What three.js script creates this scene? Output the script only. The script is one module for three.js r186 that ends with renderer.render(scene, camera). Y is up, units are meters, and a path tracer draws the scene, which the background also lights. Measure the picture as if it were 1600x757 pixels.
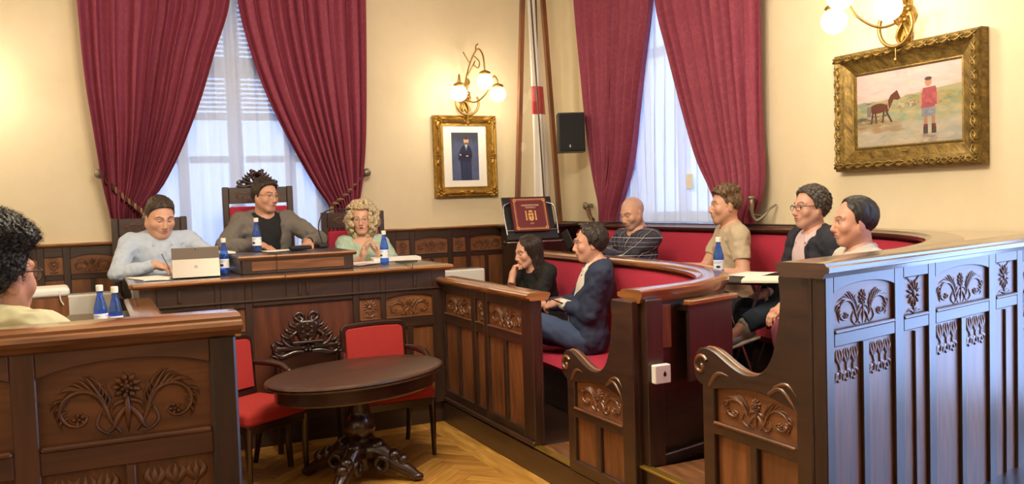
import * as THREE from 'three';
import { createNoise3D } from 'simplex-noise';
import { mergeGeometries, toCreasedNormals } from 'three/addons/utils/BufferGeometryUtils.js';

// ---------- camera, sky, exposure ----------
const scene = new THREE.Scene();
const camera = new THREE.PerspectiveCamera(2 * Math.atan(378.5 / 1379.7) * 180 / Math.PI, 1600 / 757, 0.05, 60);
camera.position.set(0, 1.55, 0);
camera.quaternion.setFromRotationMatrix(new THREE.Matrix4().makeBasis(
  new THREE.Vector3(0.90204545, -0.03238915, 0.43042414),
  new THREE.Vector3(0.04938088, 0.99837728, -0.02836089),
  new THREE.Vector3(-0.4288071, 0.04683754, 0.90218109)));
const renderer = new THREE.WebGLRenderer({ antialias: true });
renderer.toneMapping = THREE.LinearToneMapping;
renderer.toneMappingExposure = 0.63;
renderer.shadowMap.enabled = true;
scene.background = new THREE.Color().setRGB(0.37, 0.55, 1.0);
scene.backgroundIntensity = 15;
const LAMP = 0.85, CHANDELIER = 7.5;            // candela of one globe

// ---------- helpers ----------
let seed = 7;
const rnd = () => { seed = (seed * 1664525 + 1013904223) >>> 0; return seed / 4294967296; };
const V = (x, y, z) => new THREE.Vector3(x, y, z);
const lerp = (a, b, t) => a + (b - a) * t, clamp = (x, a, b) => Math.min(b, Math.max(a, x));
const smooth = (a, b, x) => { const t = clamp((x - a) / (b - a), 0, 1); return t * t * (3 - 2 * t); };
const hash2 = (x, y, s) => { let h = (x * 374761393 + y * 668265263 + s * 974634777) | 0; h = Math.imul(h ^ (h >>> 13), 1274126177); return ((h ^ (h >>> 16)) >>> 0) / 4294967296; };
function vnoise(x, y, s, px, py) {       // tiling value noise
  const xi = Math.floor(x), yi = Math.floor(y), fx = x - xi, fy = y - yi, u = fx * fx * (3 - 2 * fx), v = fy * fy * (3 - 2 * fy);
  const m = (a, p) => ((a % p) + p) % p;
  const a = hash2(m(xi, px), m(yi, py), s), b = hash2(m(xi + 1, px), m(yi, py), s), c = hash2(m(xi, px), m(yi + 1, py), s), d = hash2(m(xi + 1, px), m(yi + 1, py), s);
  return a + (b - a) * u + (c - a) * v + (a - b - c + d) * u * v;
}
function tex(n, fn, srgb = true) {
  const d = new Uint8Array(n * n * 4);
  for (let j = 0; j < n; j++) for (let i = 0; i < n; i++) { const c = fn(i / n, j / n); const k = (j * n + i) * 4; d[k] = clamp(c[0], 0, 255); d[k + 1] = clamp(c[1], 0, 255); d[k + 2] = clamp(c[2], 0, 255); d[k + 3] = 255; }
  const t = new THREE.DataTexture(d, n, n); t.wrapS = t.wrapT = THREE.RepeatWrapping; t.magFilter = THREE.LinearFilter; t.minFilter = THREE.LinearMipmapLinearFilter; t.generateMipmaps = true;
  if (srgb) t.colorSpace = THREE.SRGBColorSpace; t.needsUpdate = true; return t;
}
const hex = (h) => [(h >> 16) & 255, (h >> 8) & 255, h & 255];
const mixc = (a, b, t) => [0, 1, 2].map((i) => a[i] + (b[i] - a[i]) * t);
// grain runs along u
function woodTex(light, dark, s, n = 512) {
  const L = hex(light), D = hex(dark);
  return tex(n, (u, v) => {
    const w = vnoise(u * 4, v * 10, s, 4, 10) * 0.5;
    let g = 0.5 * vnoise(u * 5 + w, v * 48 + w * 6, s + 1, 5, 48) + 0.3 * vnoise(u * 12, v * 160, s + 2, 12, 160) + 0.2 * vnoise(u * 3, v * 6, s + 3, 3, 6);
    const ring = Math.abs(Math.sin((v * 14 + vnoise(u * 3, v * 5, s + 5, 3, 5) * 2.2) * Math.PI));
    g = g * 0.8 + 0.2 * ring;
    return mixc(D, L, clamp(g * 1.5 - 0.25, 0, 1));
  });
}
function std(o) { return new THREE.MeshPhysicalMaterial(o); }
const woodGray = tex(256, (u, v) => { const g = 120 + 100 * (0.6 * vnoise(u * 6, v * 70, 91, 6, 70) + 0.4 * vnoise(u * 16, v * 30, 92, 16, 30) - 0.5); return [g, g, g]; }, false);
const M = {};
M.dark = std({ map: woodTex(0x41261a, 0x22120d, 11), roughness: 0.42, bumpMap: woodGray, bumpScale: 0.0006, clearcoat: 0.8, clearcoatRoughness: 0.36 });
M.panel = std({ map: woodTex(0x8e5830, 0x553018, 21), roughness: 0.45, bumpMap: woodGray, bumpScale: 0.0006, clearcoat: 0.7, clearcoatRoughness: 0.36 });
M.red = std({ map: woodTex(0x6c3a24, 0x45211a, 31), roughness: 0.45, clearcoat: 0.3, clearcoatRoughness: 0.3 });
M.cap = std({ map: woodTex(0xa26b3c, 0x683d1e, 41), roughness: 0.34, clearcoat: 1, clearcoatRoughness: 0.1 });
M.capDark = std({ map: woodTex(0x5e3a28, 0x38201a, 43), roughness: 0.36, clearcoat: 1, clearcoatRoughness: 0.14 });
M.ledge = std({ map: woodTex(0x9a6638, 0x66401f, 44), roughness: 0.22, clearcoat: 1, clearcoatRoughness: 0.07 });
M.carve = std({ map: woodTex(0x81502c, 0x4a2815, 51), roughness: 0.38, clearcoat: 0.8, clearcoatRoughness: 0.32 });
M.mahog = std({ map: woodTex(0x3a1b14, 0x1c0d0a, 61), roughness: 0.3, clearcoat: 0.7, clearcoatRoughness: 0.12 });
M.tableTop = std({ map: woodTex(0x4c2d1d, 0x2b170f, 63), roughness: 0.45, clearcoat: 0.4, clearcoatRoughness: 0.3 });
M.mid = std({ map: woodTex(0x714428, 0x432516, 23), roughness: 0.45, bumpMap: woodGray, bumpScale: 0.0006, clearcoat: 0.7, clearcoatRoughness: 0.36 });
M.oakA = std({ map: woodTex(0xd8a755, 0x9f6e2c, 71), roughness: 0.42, clearcoat: 0.25, clearcoatRoughness: 0.3 });
M.oakB = std({ map: woodTex(0xc99348, 0x8d6024, 72), roughness: 0.42, clearcoat: 0.25, clearcoatRoughness: 0.3 });
M.oakC = std({ map: woodTex(0xb9843c, 0x80551f, 73), roughness: 0.42, clearcoat: 0.25, clearcoatRoughness: 0.3 });
M.step = std({ map: woodTex(0x8a5a30, 0x4a2a14, 74), roughness: 0.5, clearcoat: 0.2, clearcoatRoughness: 0.3 });
M.wall = std({ map: tex(512, (u, v) => { const g = 0.6 * vnoise(u * 6, v * 6, 3, 6, 6) + 0.25 * vnoise(u * 30, v * 30, 4, 30, 30) + 0.15 * vnoise(u * 120, v * 120, 5, 120, 120); return mixc(hex(0xddceae), hex(0xe6d8ba), g); }), roughness: 0.85 });
M.ceil = std({ color: 0xeee6d6, roughness: 0.9 });
M.white = std({ color: 0xe9e7e2, roughness: 0.45 });
M.paint = std({ color: 0xd9d4cc, roughness: 0.5 });
M.velvet = std({ color: 0xa42a27, roughness: 0.9, sheen: 0.6, sheenColor: new THREE.Color(0xd84a48), sheenRoughness: 0.5, bumpMap: tex(256, (u, v) => { const g = 255 * vnoise(u * 128, v * 128, 8, 128, 128); return [g, g, g]; }, false), bumpScale: 0.0008 });
M.velvetC = std({ color: 0xb02a44, roughness: 0.9, sheen: 0.6, sheenColor: new THREE.Color(0xc8405a), sheenRoughness: 0.5, bumpMap: M.velvet.bumpMap, bumpScale: 0.0008 });
M.brass = std({ color: 0xb79a5c, metalness: 1, roughness: 0.32 });
M.brassStep = std({ color: 0xb79a45, metalness: 0.9, roughness: 0.38 });
M.steel = std({ color: 0xb9bcc0, metalness: 1, roughness: 0.25 });
M.black = std({ color: 0x16171a, roughness: 0.45 });
M.blackSoft = std({ color: 0x1b1c20, roughness: 0.8 });
M.gilt = std({ map: tex(256, (u, v) => { const g = 0.5 * vnoise(u * 20, v * 20, 14, 20, 20) + 0.5 * vnoise(u * 70, v * 70, 15, 70, 70); return mixc(hex(0x7a5a20), hex(0xd2aa55), g); }), metalness: 0.75, roughness: 0.38 });
M.giltOld = std({ map: tex(256, (u, v) => { const g = 0.5 * vnoise(u * 20, v * 20, 16, 20, 20) + 0.5 * vnoise(u * 70, v * 70, 17, 70, 70); return mixc(hex(0x4f3f1c), hex(0xa88a4a), g); }), metalness: 0.6, roughness: 0.45 });
M.paper = std({ color: 0xeceae4, roughness: 0.85 });
M.glass = std({ color: 0xffffff, roughness: 0.02, transmission: 1, thickness: 0, ior: 1.5 });

const taken = {};
function numbered(n) { if (!(n in taken)) { taken[n] = 0; return n; } taken[n]++; return n + '_' + String(taken[n]).padStart(3, '0'); }
function mesh(name, g, m, parent) { const o = new THREE.Mesh(g, m); o.name = name; o.castShadow = o.receiveShadow = true; if (parent) parent.add(o); return o; }
function thing(name, label, category, pos = [0, 0, 0], ry = 0, group) {
  const o = new THREE.Group(); o.name = numbered(name); o.position.set(...pos); o.rotation.y = ry; scene.add(o);
  o.userData = { label, category }; if (group) o.userData.group = group; return o;
}
function single(name, g, m, label, category, pos = [0, 0, 0], ry = 0, group) {
  const o = mesh(numbered(name), g, m, scene); o.position.set(...pos); o.rotation.y = ry; o.userData = { label, category }; if (group) o.userData.group = group; return o;
}
function struct(name, g, m, label) { const o = g ? mesh(name, g, m, scene) : new THREE.Group(); o.name = name; scene.add(o); o.userData = { kind: 'structure', label }; return o; }
// chamfered box, uv in metres, grain along the longest side
const boxCache = new Map();
function cbox(w, h, d, b = 0.004, variant = 0) {
  const key = [w, h, d, b, variant].map((x) => x.toFixed(4)).join();
  if (boxCache.has(key)) return boxCache.get(key);
  b = Math.min(b, w / 3, h / 3, d / 3);
  const X = w / 2, Y = h / 2, Z = d / 2, P = [], N = [], uv = [];
  const size = [w, h, d], long = size.indexOf(Math.max(w, h, d)), ou = variant * 0.37, ov = variant * 0.61;
  const push = (pts, n) => {
    const ax = [Math.abs(n[0]), Math.abs(n[1]), Math.abs(n[2])], m = ax.indexOf(Math.max(...ax)); let r = [0, 1, 2].filter((i) => i !== m);
    if (r[1] === long) r = [r[1], r[0]];
    for (let k = 1; k + 1 < pts.length; k++) for (const q of [pts[0], pts[k], pts[k + 1]]) { P.push(...q); N.push(...n); uv.push(q[r[0]] + ou, q[r[1]] + ov); }
  };
  const oriented = (pts, n) => { const a = V(...pts[0]), c = V(...pts[1]).sub(a), e = V(...pts[2]).sub(a); if (c.cross(e).dot(V(...n)) < 0) pts.reverse(); push(pts, n); };
  const S = [-1, 1], x = X - b, y = Y - b, z = Z - b, q = Math.SQRT1_2, t = 1 / Math.sqrt(3);
  for (const s of S) {
    oriented([[s * X, -y, -z], [s * X, y, -z], [s * X, y, z], [s * X, -y, z]], [s, 0, 0]);
    oriented([[-x, s * Y, -z], [x, s * Y, -z], [x, s * Y, z], [-x, s * Y, z]], [0, s, 0]);
    oriented([[-x, -y, s * Z], [x, -y, s * Z], [x, y, s * Z], [-x, y, s * Z]], [0, 0, s]);
    for (const r of S) {
      oriented([[s * X, r * y, -z], [s * X, r * y, z], [s * x, r * Y, z], [s * x, r * Y, -z]], [s * q, r * q, 0]);
      oriented([[s * X, -y, r * z], [s * X, y, r * z], [s * x, y, r * Z], [s * x, -y, r * Z]], [s * q, 0, r * q]);
      oriented([[-x, s * Y, r * z], [x, s * Y, r * z], [x, s * y, r * Z], [-x, s * y, r * Z]], [0, s * q, r * q]);
      for (const p of S) oriented([[s * X, r * y, p * z], [s * x, r * Y, p * z], [s * x, r * y, p * Z]], [s * t, r * t, p * t]);
    }
  }
  const g = new THREE.BufferGeometry();
  g.setAttribute('position', new THREE.Float32BufferAttribute(P, 3)); g.setAttribute('normal', new THREE.Float32BufferAttribute(N, 3)); g.setAttribute('uv', new THREE.Float32BufferAttribute(uv, 2));
  boxCache.set(key, g); return g;
}
function box(parent, name, m, w, h, d, x, y, z, b = 0.004, ry = 0) { const o = mesh(name, cbox(w, h, d, b, Math.floor(rnd() * 4)), m, parent); o.position.set(x, y, z); o.rotation.y = ry; return o; }
const moved = (g, x, y, z, rx = 0, ry = 0, rz = 0, s = 1) => { const c = g.clone(); const m = new THREE.Matrix4().compose(V(x, y, z), new THREE.Quaternion().setFromEuler(new THREE.Euler(rx, ry, rz)), Array.isArray(s) ? V(...s) : V(s, s, s)); c.applyMatrix4(m); return c; };
function merge(list) { return mergeGeometries(list.map((g) => { g = g.index ? g.toNonIndexed() : g; for (const k of Object.keys(g.attributes)) if (!['position', 'normal', 'uv'].includes(k)) g.deleteAttribute(k); return g; })); }
const boxesGeo = (list) => merge(list.map(([w, h, d, x, y, z]) => moved(cbox(w, h, d, 0.003), x, y, z)));
function tube(pts, r, n = 24, rs = 8) { const c = new THREE.CatmullRomCurve3(pts.map((p) => V(...p))); return new THREE.TubeGeometry(c, n, r, rs, false); }
// tube with a radius that changes along it
function taper(pts, rad, n = 20, rs = 8) {
  const c = new THREE.CatmullRomCurve3(pts.map((p) => V(...p))), g = new THREE.TubeGeometry(c, n, 1, rs, false), P = g.attributes.position, fr = [];
  for (let i = 0; i <= n; i++) { const o = c.getPointAt(i / n), r = rad(i / n); for (let j = 0; j <= rs; j++) { const k = i * (rs + 1) + j; P.setXYZ(k, o.x + (P.getX(k) - o.x) * r, o.y + (P.getY(k) - o.y) * r, o.z + (P.getZ(k) - o.z) * r); } }
  g.computeVertexNormals(); return g;
}
const lathe = (pts, n = 24) => { const g = new THREE.LatheGeometry(pts.map((p) => new THREE.Vector2(...p)), n); return g; };
// sweep a closed profile [(offset to the inside, y)] along a plan path [(x, z)]
function sweep(path, profile, samples = 48, crease = 0.6, straight = false) {
  let pts;
  if (straight) pts = path.map((p) => V(p[0], 0, p[1])); else { const c = new THREE.CatmullRomCurve3(path.map((p) => V(p[0], 0, p[1]))); pts = c.getSpacedPoints(samples); }
  const n = pts.length, m = profile.length, ring = [], P = [], uv = []; let L = 0; const len = [0];
  for (let i = 1; i < n; i++) { L += pts[i].distanceTo(pts[i - 1]); len.push(L); }
  let pl = 0; const pv = [0]; for (let j = 1; j <= m; j++) { pl += Math.hypot(profile[j % m][0] - profile[j - 1][0], profile[j % m][1] - profile[j - 1][1]); pv.push(pl); }
  for (let i = 0; i < n; i++) {
    const d = pts[Math.min(n - 1, i + 1)].clone().sub(pts[Math.max(0, i - 1)]).normalize(), nx = -d.z, nz = d.x;
    ring.push(profile.map(([o, y]) => [pts[i].x + nx * o, y, pts[i].z + nz * o]));
  }
  const quad = (a, b, c, d, ua, ub, va, vb) => { P.push(...a, ...b, ...c, ...a, ...c, ...d); uv.push(ua, va, ub, va, ub, vb, ua, va, ub, vb, ua, vb); };
  let area = 0; for (let j = 0; j < m; j++) { const a = profile[j], b = profile[(j + 1) % m]; area += a[0] * b[1] - b[0] * a[1]; }
  const flip = area > 0;
  for (let i = 0; i + 1 < n; i++) for (let j = 0; j < m; j++) { const k = (j + 1) % m; if (flip) quad(ring[i][j], ring[i][k], ring[i + 1][k], ring[i + 1][j], 0, 0, 0, 0); else quad(ring[i][j], ring[i + 1][j], ring[i + 1][k], ring[i][k], 0, 0, 0, 0); for (let q = 0; q < 6; q++) { const at = (P.length / 3 - 6 + q); const far = flip ? [0, 0, 1, 0, 1, 1][q] : [0, 1, 1, 0, 1, 0][q], up = flip ? [0, 1, 1, 0, 1, 0][q] : [0, 0, 1, 0, 1, 1][q]; uv[at * 2] = len[i + far]; uv[at * 2 + 1] = pv[j + up]; } }
  const tri = THREE.ShapeUtils.triangulateShape(profile.map((p) => new THREE.Vector2(...p)), []);
  for (const t of tri) for (const e of [0, n - 1]) { const o = (e === 0) !== flip ? t : [t[0], t[2], t[1]]; const w = e === 0 ? o : o; for (const k of w) { P.push(...ring[e][k]); uv.push(profile[k][0], profile[k][1]); } }
  let g = new THREE.BufferGeometry(); g.setAttribute('position', new THREE.Float32BufferAttribute(P, 3)); g.setAttribute('uv', new THREE.Float32BufferAttribute(uv, 2));
  g.computeVertexNormals(); return toCreasedNormals(g, crease);
}
const rectProfile = (o0, o1, y0, y1) => [[o0, y0], [o1, y0], [o1, y1], [o0, y1]];
function extrude(pts, depth, bevel = 0.004, holes = []) {
  const s = pts instanceof THREE.Shape ? pts : new THREE.Shape(pts.map((p) => new THREE.Vector2(...p)));
  for (const h of holes) s.holes.push(new THREE.Path(h.map((p) => new THREE.Vector2(...p))));
  const g = new THREE.ExtrudeGeometry(s, { depth: depth - 2 * bevel, bevelEnabled: bevel > 0, bevelThickness: bevel, bevelSize: bevel, bevelOffset: -bevel, bevelSegments: 1, curveSegments: 10 });
  g.translate(0, 0, bevel); return toCreasedNormals(g, 0.6);
}
// ---------- carved relief: brush strokes raised from the xy plane ----------
function stroke(pts, w0, w1, h, n = 12, shape = (t) => Math.sin(Math.PI * Math.min(1, t * 0.8 + 0.2))) {
  const c = new THREE.CatmullRomCurve3(pts.map((p) => V(p[0], p[1], 0))), P = [], I = [], uv = [];
  const X = [-1, -0.62, 0, 0.62, 1], Hh = [0, 0.75, 1, 0.75, 0];
  for (let i = 0; i <= n; i++) {
    const t = i / n, p = c.getPoint(t), d = c.getTangent(t), w = lerp(w0, w1, t) * Math.max(0.06, shape(t)), hh = h * Math.max(0.15, shape(t));
    for (let j = 0; j < 5; j++) { P.push(p.x - d.y * w * X[j], p.y + d.x * w * X[j], hh * Hh[j]); uv.push(p.x, p.y + X[j] * w); }
  }
  for (let i = 0; i < n; i++) for (let j = 0; j < 4; j++) { const a = i * 5 + j, b = a + 5; I.push(a, b, a + 1, b, b + 1, a + 1); }
  const g = new THREE.BufferGeometry(); g.setAttribute('position', new THREE.Float32BufferAttribute(P, 3)); g.setAttribute('uv', new THREE.Float32BufferAttribute(uv, 2)); g.setIndex(I); g.computeVertexNormals();
  return g.toNonIndexed();
}
const flipX = (pts) => pts.map(([x, y]) => [-x, y]);
function flower(cx, cy, r, petals, h, inner = 0.25, wide = 0.34) {
  const L = [];
  for (let k = 0; k < petals; k++) { const a = (k + 0.5) / petals * Math.PI * 2; L.push(stroke([[cx + Math.cos(a) * r * inner, cy + Math.sin(a) * r * inner], [cx + Math.cos(a) * r * 0.65, cy + Math.sin(a) * r * 0.65], [cx + Math.cos(a) * r, cy + Math.sin(a) * r]], r * wide, r * wide, h, 6, (t) => Math.sin(Math.PI * (0.12 + 0.8 * t)))); }
  const s = new THREE.SphereGeometry(r * 0.3, 10, 6); s.scale(1, 1, h / (r * 0.3) * 1.2); s.translate(cx, cy, 0); L.push(s.toNonIndexed()); return L;
}
const carveCache = new Map();
function palmette(w, h, relief = 0.012) {      // flower between two curling acanthus scrolls
  const key = [w, h, relief].map((x) => x.toFixed(3)).join(); if (carveCache.has(key)) return carveCache.get(key);
  const L = [], S = Math.min(w / 2, h), sx = w / 2, sy = h / 2, q = (pts) => pts.map(([x, y]) => [x * sx, y * sy]), k = S * 0.037;
  for (const m of [(p) => p, flipX]) {
    L.push(stroke(m(q([[0.10, -0.86], [0.22, -0.5], [0.30, -0.05], [0.42, 0.32], [0.62, 0.42], [0.80, 0.20], [0.85, -0.18], [0.74, -0.5], [0.58, -0.52], [0.52, -0.32], [0.60, -0.2]])), k * 1.5, k * 0.8, relief, 30, (t) => 0.45 + 0.55 * Math.sin(Math.PI * t)));
    for (let i = 0; i < 5; i++) { const t = i / 4; L.push(stroke(m(q([[0.24 + 0.05 * i, -0.2 + 0.16 * i], [0.36 + 0.07 * i, 0.3 + 0.1 * i - 0.05 * i], [0.50 + 0.075 * i, 0.78 - 0.07 * i], [0.56 + 0.085 * i, 0.86 - 0.12 * i]])), k * 1.05, k * 0.7, relief * 0.8, 10)); }
    for (let i = 0; i < 4; i++) L.push(stroke(m(q([[0.80 - 0.02 * i, 0.25 - 0.17 * i], [0.92 - 0.02 * i, 0.16 - 0.2 * i], [0.97 - 0.05 * i, -0.08 - 0.2 * i]])), k * 0.9, k * 0.6, relief * 0.75, 7));
    for (let i = 0; i < 4; i++) L.push(stroke(m(q([[0.30 + 0.02 * i, -0.35 + 0.2 * i], [0.22 + 0.04 * i, 0.1 + 0.16 * i], [0.28 + 0.06 * i, 0.5 + 0.1 * i], [0.24 + 0.08 * i, 0.66 + 0.07 * i]])), k * 0.8, k * 0.5, relief * 0.7, 9));
    L.push(stroke(m(q([[0.03, -0.15], [0.14, -0.45], [0.20, -0.75], [0.34, -0.9]])), k * 1.6, k, relief * 0.9, 10));
    L.push(stroke(m(q([[0.34, -0.2], [0.40, -0.6], [0.26, -0.88], [0.12, -0.92]])), k * 0.9, k * 0.6, relief * 0.7, 10));
    L.push(stroke(m(q([[0.04, 0.05], [0.16, -0.05], [0.2, -0.3]])), k * 1.4, k * 0.7, relief * 0.8, 7));
    L.push(...flower((m([[0.62 * sx, -0.36 * sy]]))[0][0], -0.36 * sy, S * 0.1, 5, relief * 0.7));
  }
  L.push(...flower(0, 0.45 * sy, S * 0.21, 9, relief * 1.0, 0.35, 0.24)); L.push(...flower(0, 0.45 * sy, S * 0.11, 6, relief * 1.3, 0.2, 0.3));
  L.push(stroke(q([[0, 0.2], [0, -0.3], [0, -0.9]]), k * 1.3, k * 1.6, relief, 10));
  const g = merge(L); carveCache.set(key, g); return g;
}
function daisy(w, h, relief = 0.008) {
  const key = ['d', w.toFixed(3), h.toFixed(3)].join(); if (carveCache.has(key)) return carveCache.get(key);
  const L = [], r = Math.min(w * 0.42, h * 0.36), cy = h * 0.08;
  L.push(...flower(0, cy, r, 12, relief, 0.3, 0.13)); L.push(stroke([[0, cy - r * 0.9], [0, -h * 0.45]], r * 0.08, r * 0.08, relief * 0.6, 4, () => 1));
  for (const s of [-1, 1]) { L.push(stroke([[0, -h * 0.42], [s * w * 0.16, -h * 0.34], [s * w * 0.3, -h * 0.4]], r * 0.16, r * 0.1, relief * 0.7, 6)); L.push(stroke([[s * w * 0.1, cy + r * 0.8], [s * w * 0.24, cy + r * 1.15], [s * w * 0.36, cy + r * 1.1]], r * 0.13, r * 0.08, relief * 0.6, 6)); }
  const g = merge(L); carveCache.set(key, g); return g;
}
function tulips(w, h, relief = 0.007) {        // three small hanging flowers
  const key = ['t', w.toFixed(3), h.toFixed(3)].join(); if (carveCache.has(key)) return carveCache.get(key);
  const L = [], r = w * 0.13;
  for (const i of [-1, 0, 1]) {
    const x = i * w * 0.3, y = h * 0.32;
    for (const s of [-1, 0, 1]) L.push(stroke([[x, y - r], [x + s * r * 0.9, y + r * 0.2], [x + s * r * 0.5, y + r * 1.3]], r * 0.5, r * 0.4, relief, 6));
    L.push(stroke([[x, y - r], [x + i * -w * 0.05, -h * 0.05], [x + w * 0.06, -h * 0.36], [x - w * 0.03, -h * 0.42]], r * 0.3, r * 0.3, relief * 0.7, 9, () => 1));
    L.push(stroke([[x, -h * 0.1], [x + r * 1.1, -h * 0.2], [x + r * 0.9, -h * 0.36]], r * 0.5, r * 0.3, relief * 0.8, 6)); L.push(stroke([[x, -h * 0.16], [x - r * 1.1, -h * 0.26], [x - r * 0.9, -h * 0.44]], r * 0.5, r * 0.3, relief * 0.8, 6));
  }
  const g = merge(L); carveCache.set(key, g); return g;
}
// ---------- the room ----------
const ZB = -8.1, XW = 4.48, XL = -2.0, ZF = 4.2, HC = 4.3, MX = 2.466;   // MX - x mirrors the hall about its axis
const T = 0.35;
const flatUV = (g) => { const p = g.attributes.position, n = g.attributes.normal, uv = []; for (let i = 0; i < p.count; i++) { const a = [Math.abs(n.getX(i)), Math.abs(n.getY(i)), Math.abs(n.getZ(i))]; uv.push(...(a[0] > 0.7 ? [p.getZ(i), p.getY(i)] : a[1] > 0.7 ? [p.getX(i), p.getZ(i)] : [p.getX(i), p.getY(i)])); } g.setAttribute('uv', new THREE.Float32BufferAttribute(uv.map((x) => x * 0.5), 2)); return g; };
const span = (x0, x1, y0, y1, z0, z1) => moved(cbox(x1 - x0, y1 - y0, z1 - z0, 0.0005), (x0 + x1) / 2, (y0 + y1) / 2, (z0 + z1) / 2);
const spans = (l) => flatUV(merge(l.map((s) => span(...s))));
const W1 = { x0: 0.42, x1: 2.02, y0: 0.5, y1: 3.75 }, W2 = { z0: -7.0, z1: -5.5, y0: 1.33, y1: 3.75 }, W3 = { z0: -2.5, z1: -0.9, y0: 0.34, y1: 3.75 };
struct('wall_back', spans([[XL - T, W1.x0, 0, HC, ZB - T, ZB], [W1.x1, XW + T, 0, HC, ZB - T, ZB], [W1.x0, W1.x1, 0, W1.y0, ZB - T, ZB], [W1.x0, W1.x1, W1.y1, HC, ZB - T, ZB]]), M.wall, 'cream plastered end wall with the tall curtained window');
struct('wall_right', spans([[XW, XW + T, 0, HC, ZB, W2.z0], [XW, XW + T, 0, HC, W2.z1, W3.z0], [XW, XW + T, 0, HC, W3.z1, ZF + T], [XW, XW + T, 0, W2.y0, W2.z0, W2.z1], [XW, XW + T, W2.y1, HC, W2.z0, W2.z1], [XW, XW + T, 0, W3.y0, W3.z0, W3.z1], [XW, XW + T, W3.y1, HC, W3.z0, W3.z1]]), M.wall, 'cream plastered side wall with a painting');
struct('wall_left', spans([[XL - T, XL, 0, HC, ZB, ZF + T]]), M.wall, 'cream plastered left wall');
struct('wall_front', spans([[XL, XW, 0, HC, ZF, ZF + T]]), M.wall, 'cream plastered wall behind the viewer');
struct('ceiling', spans([[XL - T, XW + T, HC, HC + 0.2, ZB - T, ZF + T]]), M.ceil, 'plain white ceiling');
// floor: slab, herringbone oak planks in the aisle, border boards
const floor = struct('floor', spans([[XL - T, XW + T, -0.2, -0.012, ZB - T, ZF + T]]), M.step, 'oak parquet floor laid in herringbone with a border');
{
  const X0 = 0.266, X1 = 2.2, Z0 = -5.84, Z1 = -2.6, b = 0.17, w = 0.09, n = 5, l = w * n, oaks = [M.oakA, M.oakB, M.oakC];
  for (let z = Z1; z > Z0 + 0.02; z -= 0.81) { const z0 = Math.max(Z0, z - 0.81); for (const x of [X1 - b / 2, X0 + b / 2]) box(floor, 'border_plank', oaks[Math.floor(rnd() * 2)], b - 0.002, 0.012, z - z0 - 0.002, x, -0.006, (z + z0) / 2, 0.001); }
  for (let x = X0 + b; x < X1 - b - 0.02; x += 0.8) { const x1 = Math.min(X1 - b, x + 0.8); box(floor, 'border_plank', oaks[Math.floor(rnd() * 2)], x1 - x - 0.002, 0.012, b - 0.002, (x + x1) / 2, -0.006, Z0 + b / 2, 0.001); }
  // herringbone, clipped to the field
  const fx0 = X0 + b, fx1 = X1 - b, fz0 = Z0 + b, fz1 = Z1;
  const clip = (poly) => { const cut = (P, ins, at) => { const o = []; for (let i = 0; i < P.length; i++) { const a = P[i], c = P[(i + 1) % P.length], ia = ins(a), ic = ins(c); if (ia >= 0) o.push(a); if (ia * ic < 0) { const t = ia / (ia - ic); o.push([a[0] + (c[0] - a[0]) * t, a[1] + (c[1] - a[1]) * t]); } } return o; };
    let P = poly; for (const f of [(p) => p[0] - fx0, (p) => fx1 - p[0], (p) => p[1] - fz0, (p) => fz1 - p[1]]) { P = cut(P, f); if (P.length < 3) return null; } return P; };
  const q = Math.SQRT1_2, rot = ([x, y]) => [1.233 + (x - y) * q, -4.2 + (x + y) * q];
  const plank = (x, y, ww, hh) => {
    const g0 = 0.0012, P = clip([[x + g0, y + g0], [x + ww - g0, y + g0], [x + ww - g0, y + hh - g0], [x + g0, y + hh - g0]].map(rot)); if (!P) return;
    let A = 0; for (let i = 0; i < P.length; i++) { const a = P[i], c = P[(i + 1) % P.length]; A += a[0] * c[1] - c[0] * a[1]; } if (Math.abs(A) < 0.0012) return;
    const s = new THREE.Shape(P.map((p) => new THREE.Vector2(p[0], -p[1]))), g = new THREE.ExtrudeGeometry(s, { depth: 0.012, bevelEnabled: false }); g.rotateX(-Math.PI / 2); g.translate(0, -0.012 + rnd() * 0.0006, 0);
    const uv = g.attributes.uv, p = g.attributes.position, dir = ww > hh ? [q, q] : [-q, q], o = rnd() * 3; for (let i = 0; i < uv.count; i++) uv.setXY(i, p.getX(i) * dir[0] + p.getZ(i) * dir[1] + o, p.getX(i) * -dir[1] + p.getZ(i) * dir[0] + o * 1.7);
    mesh('plank', g, oaks[Math.floor(rnd() * 3)], floor);
  };
  for (let k = -14; k <= 14; k++) for (let m = -7; m <= 7; m++) { const x = k * w + m * l * 1, y = k * w - m * l; plank(x, y, l, w); plank(x, y + w, w, l); }
}
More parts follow.
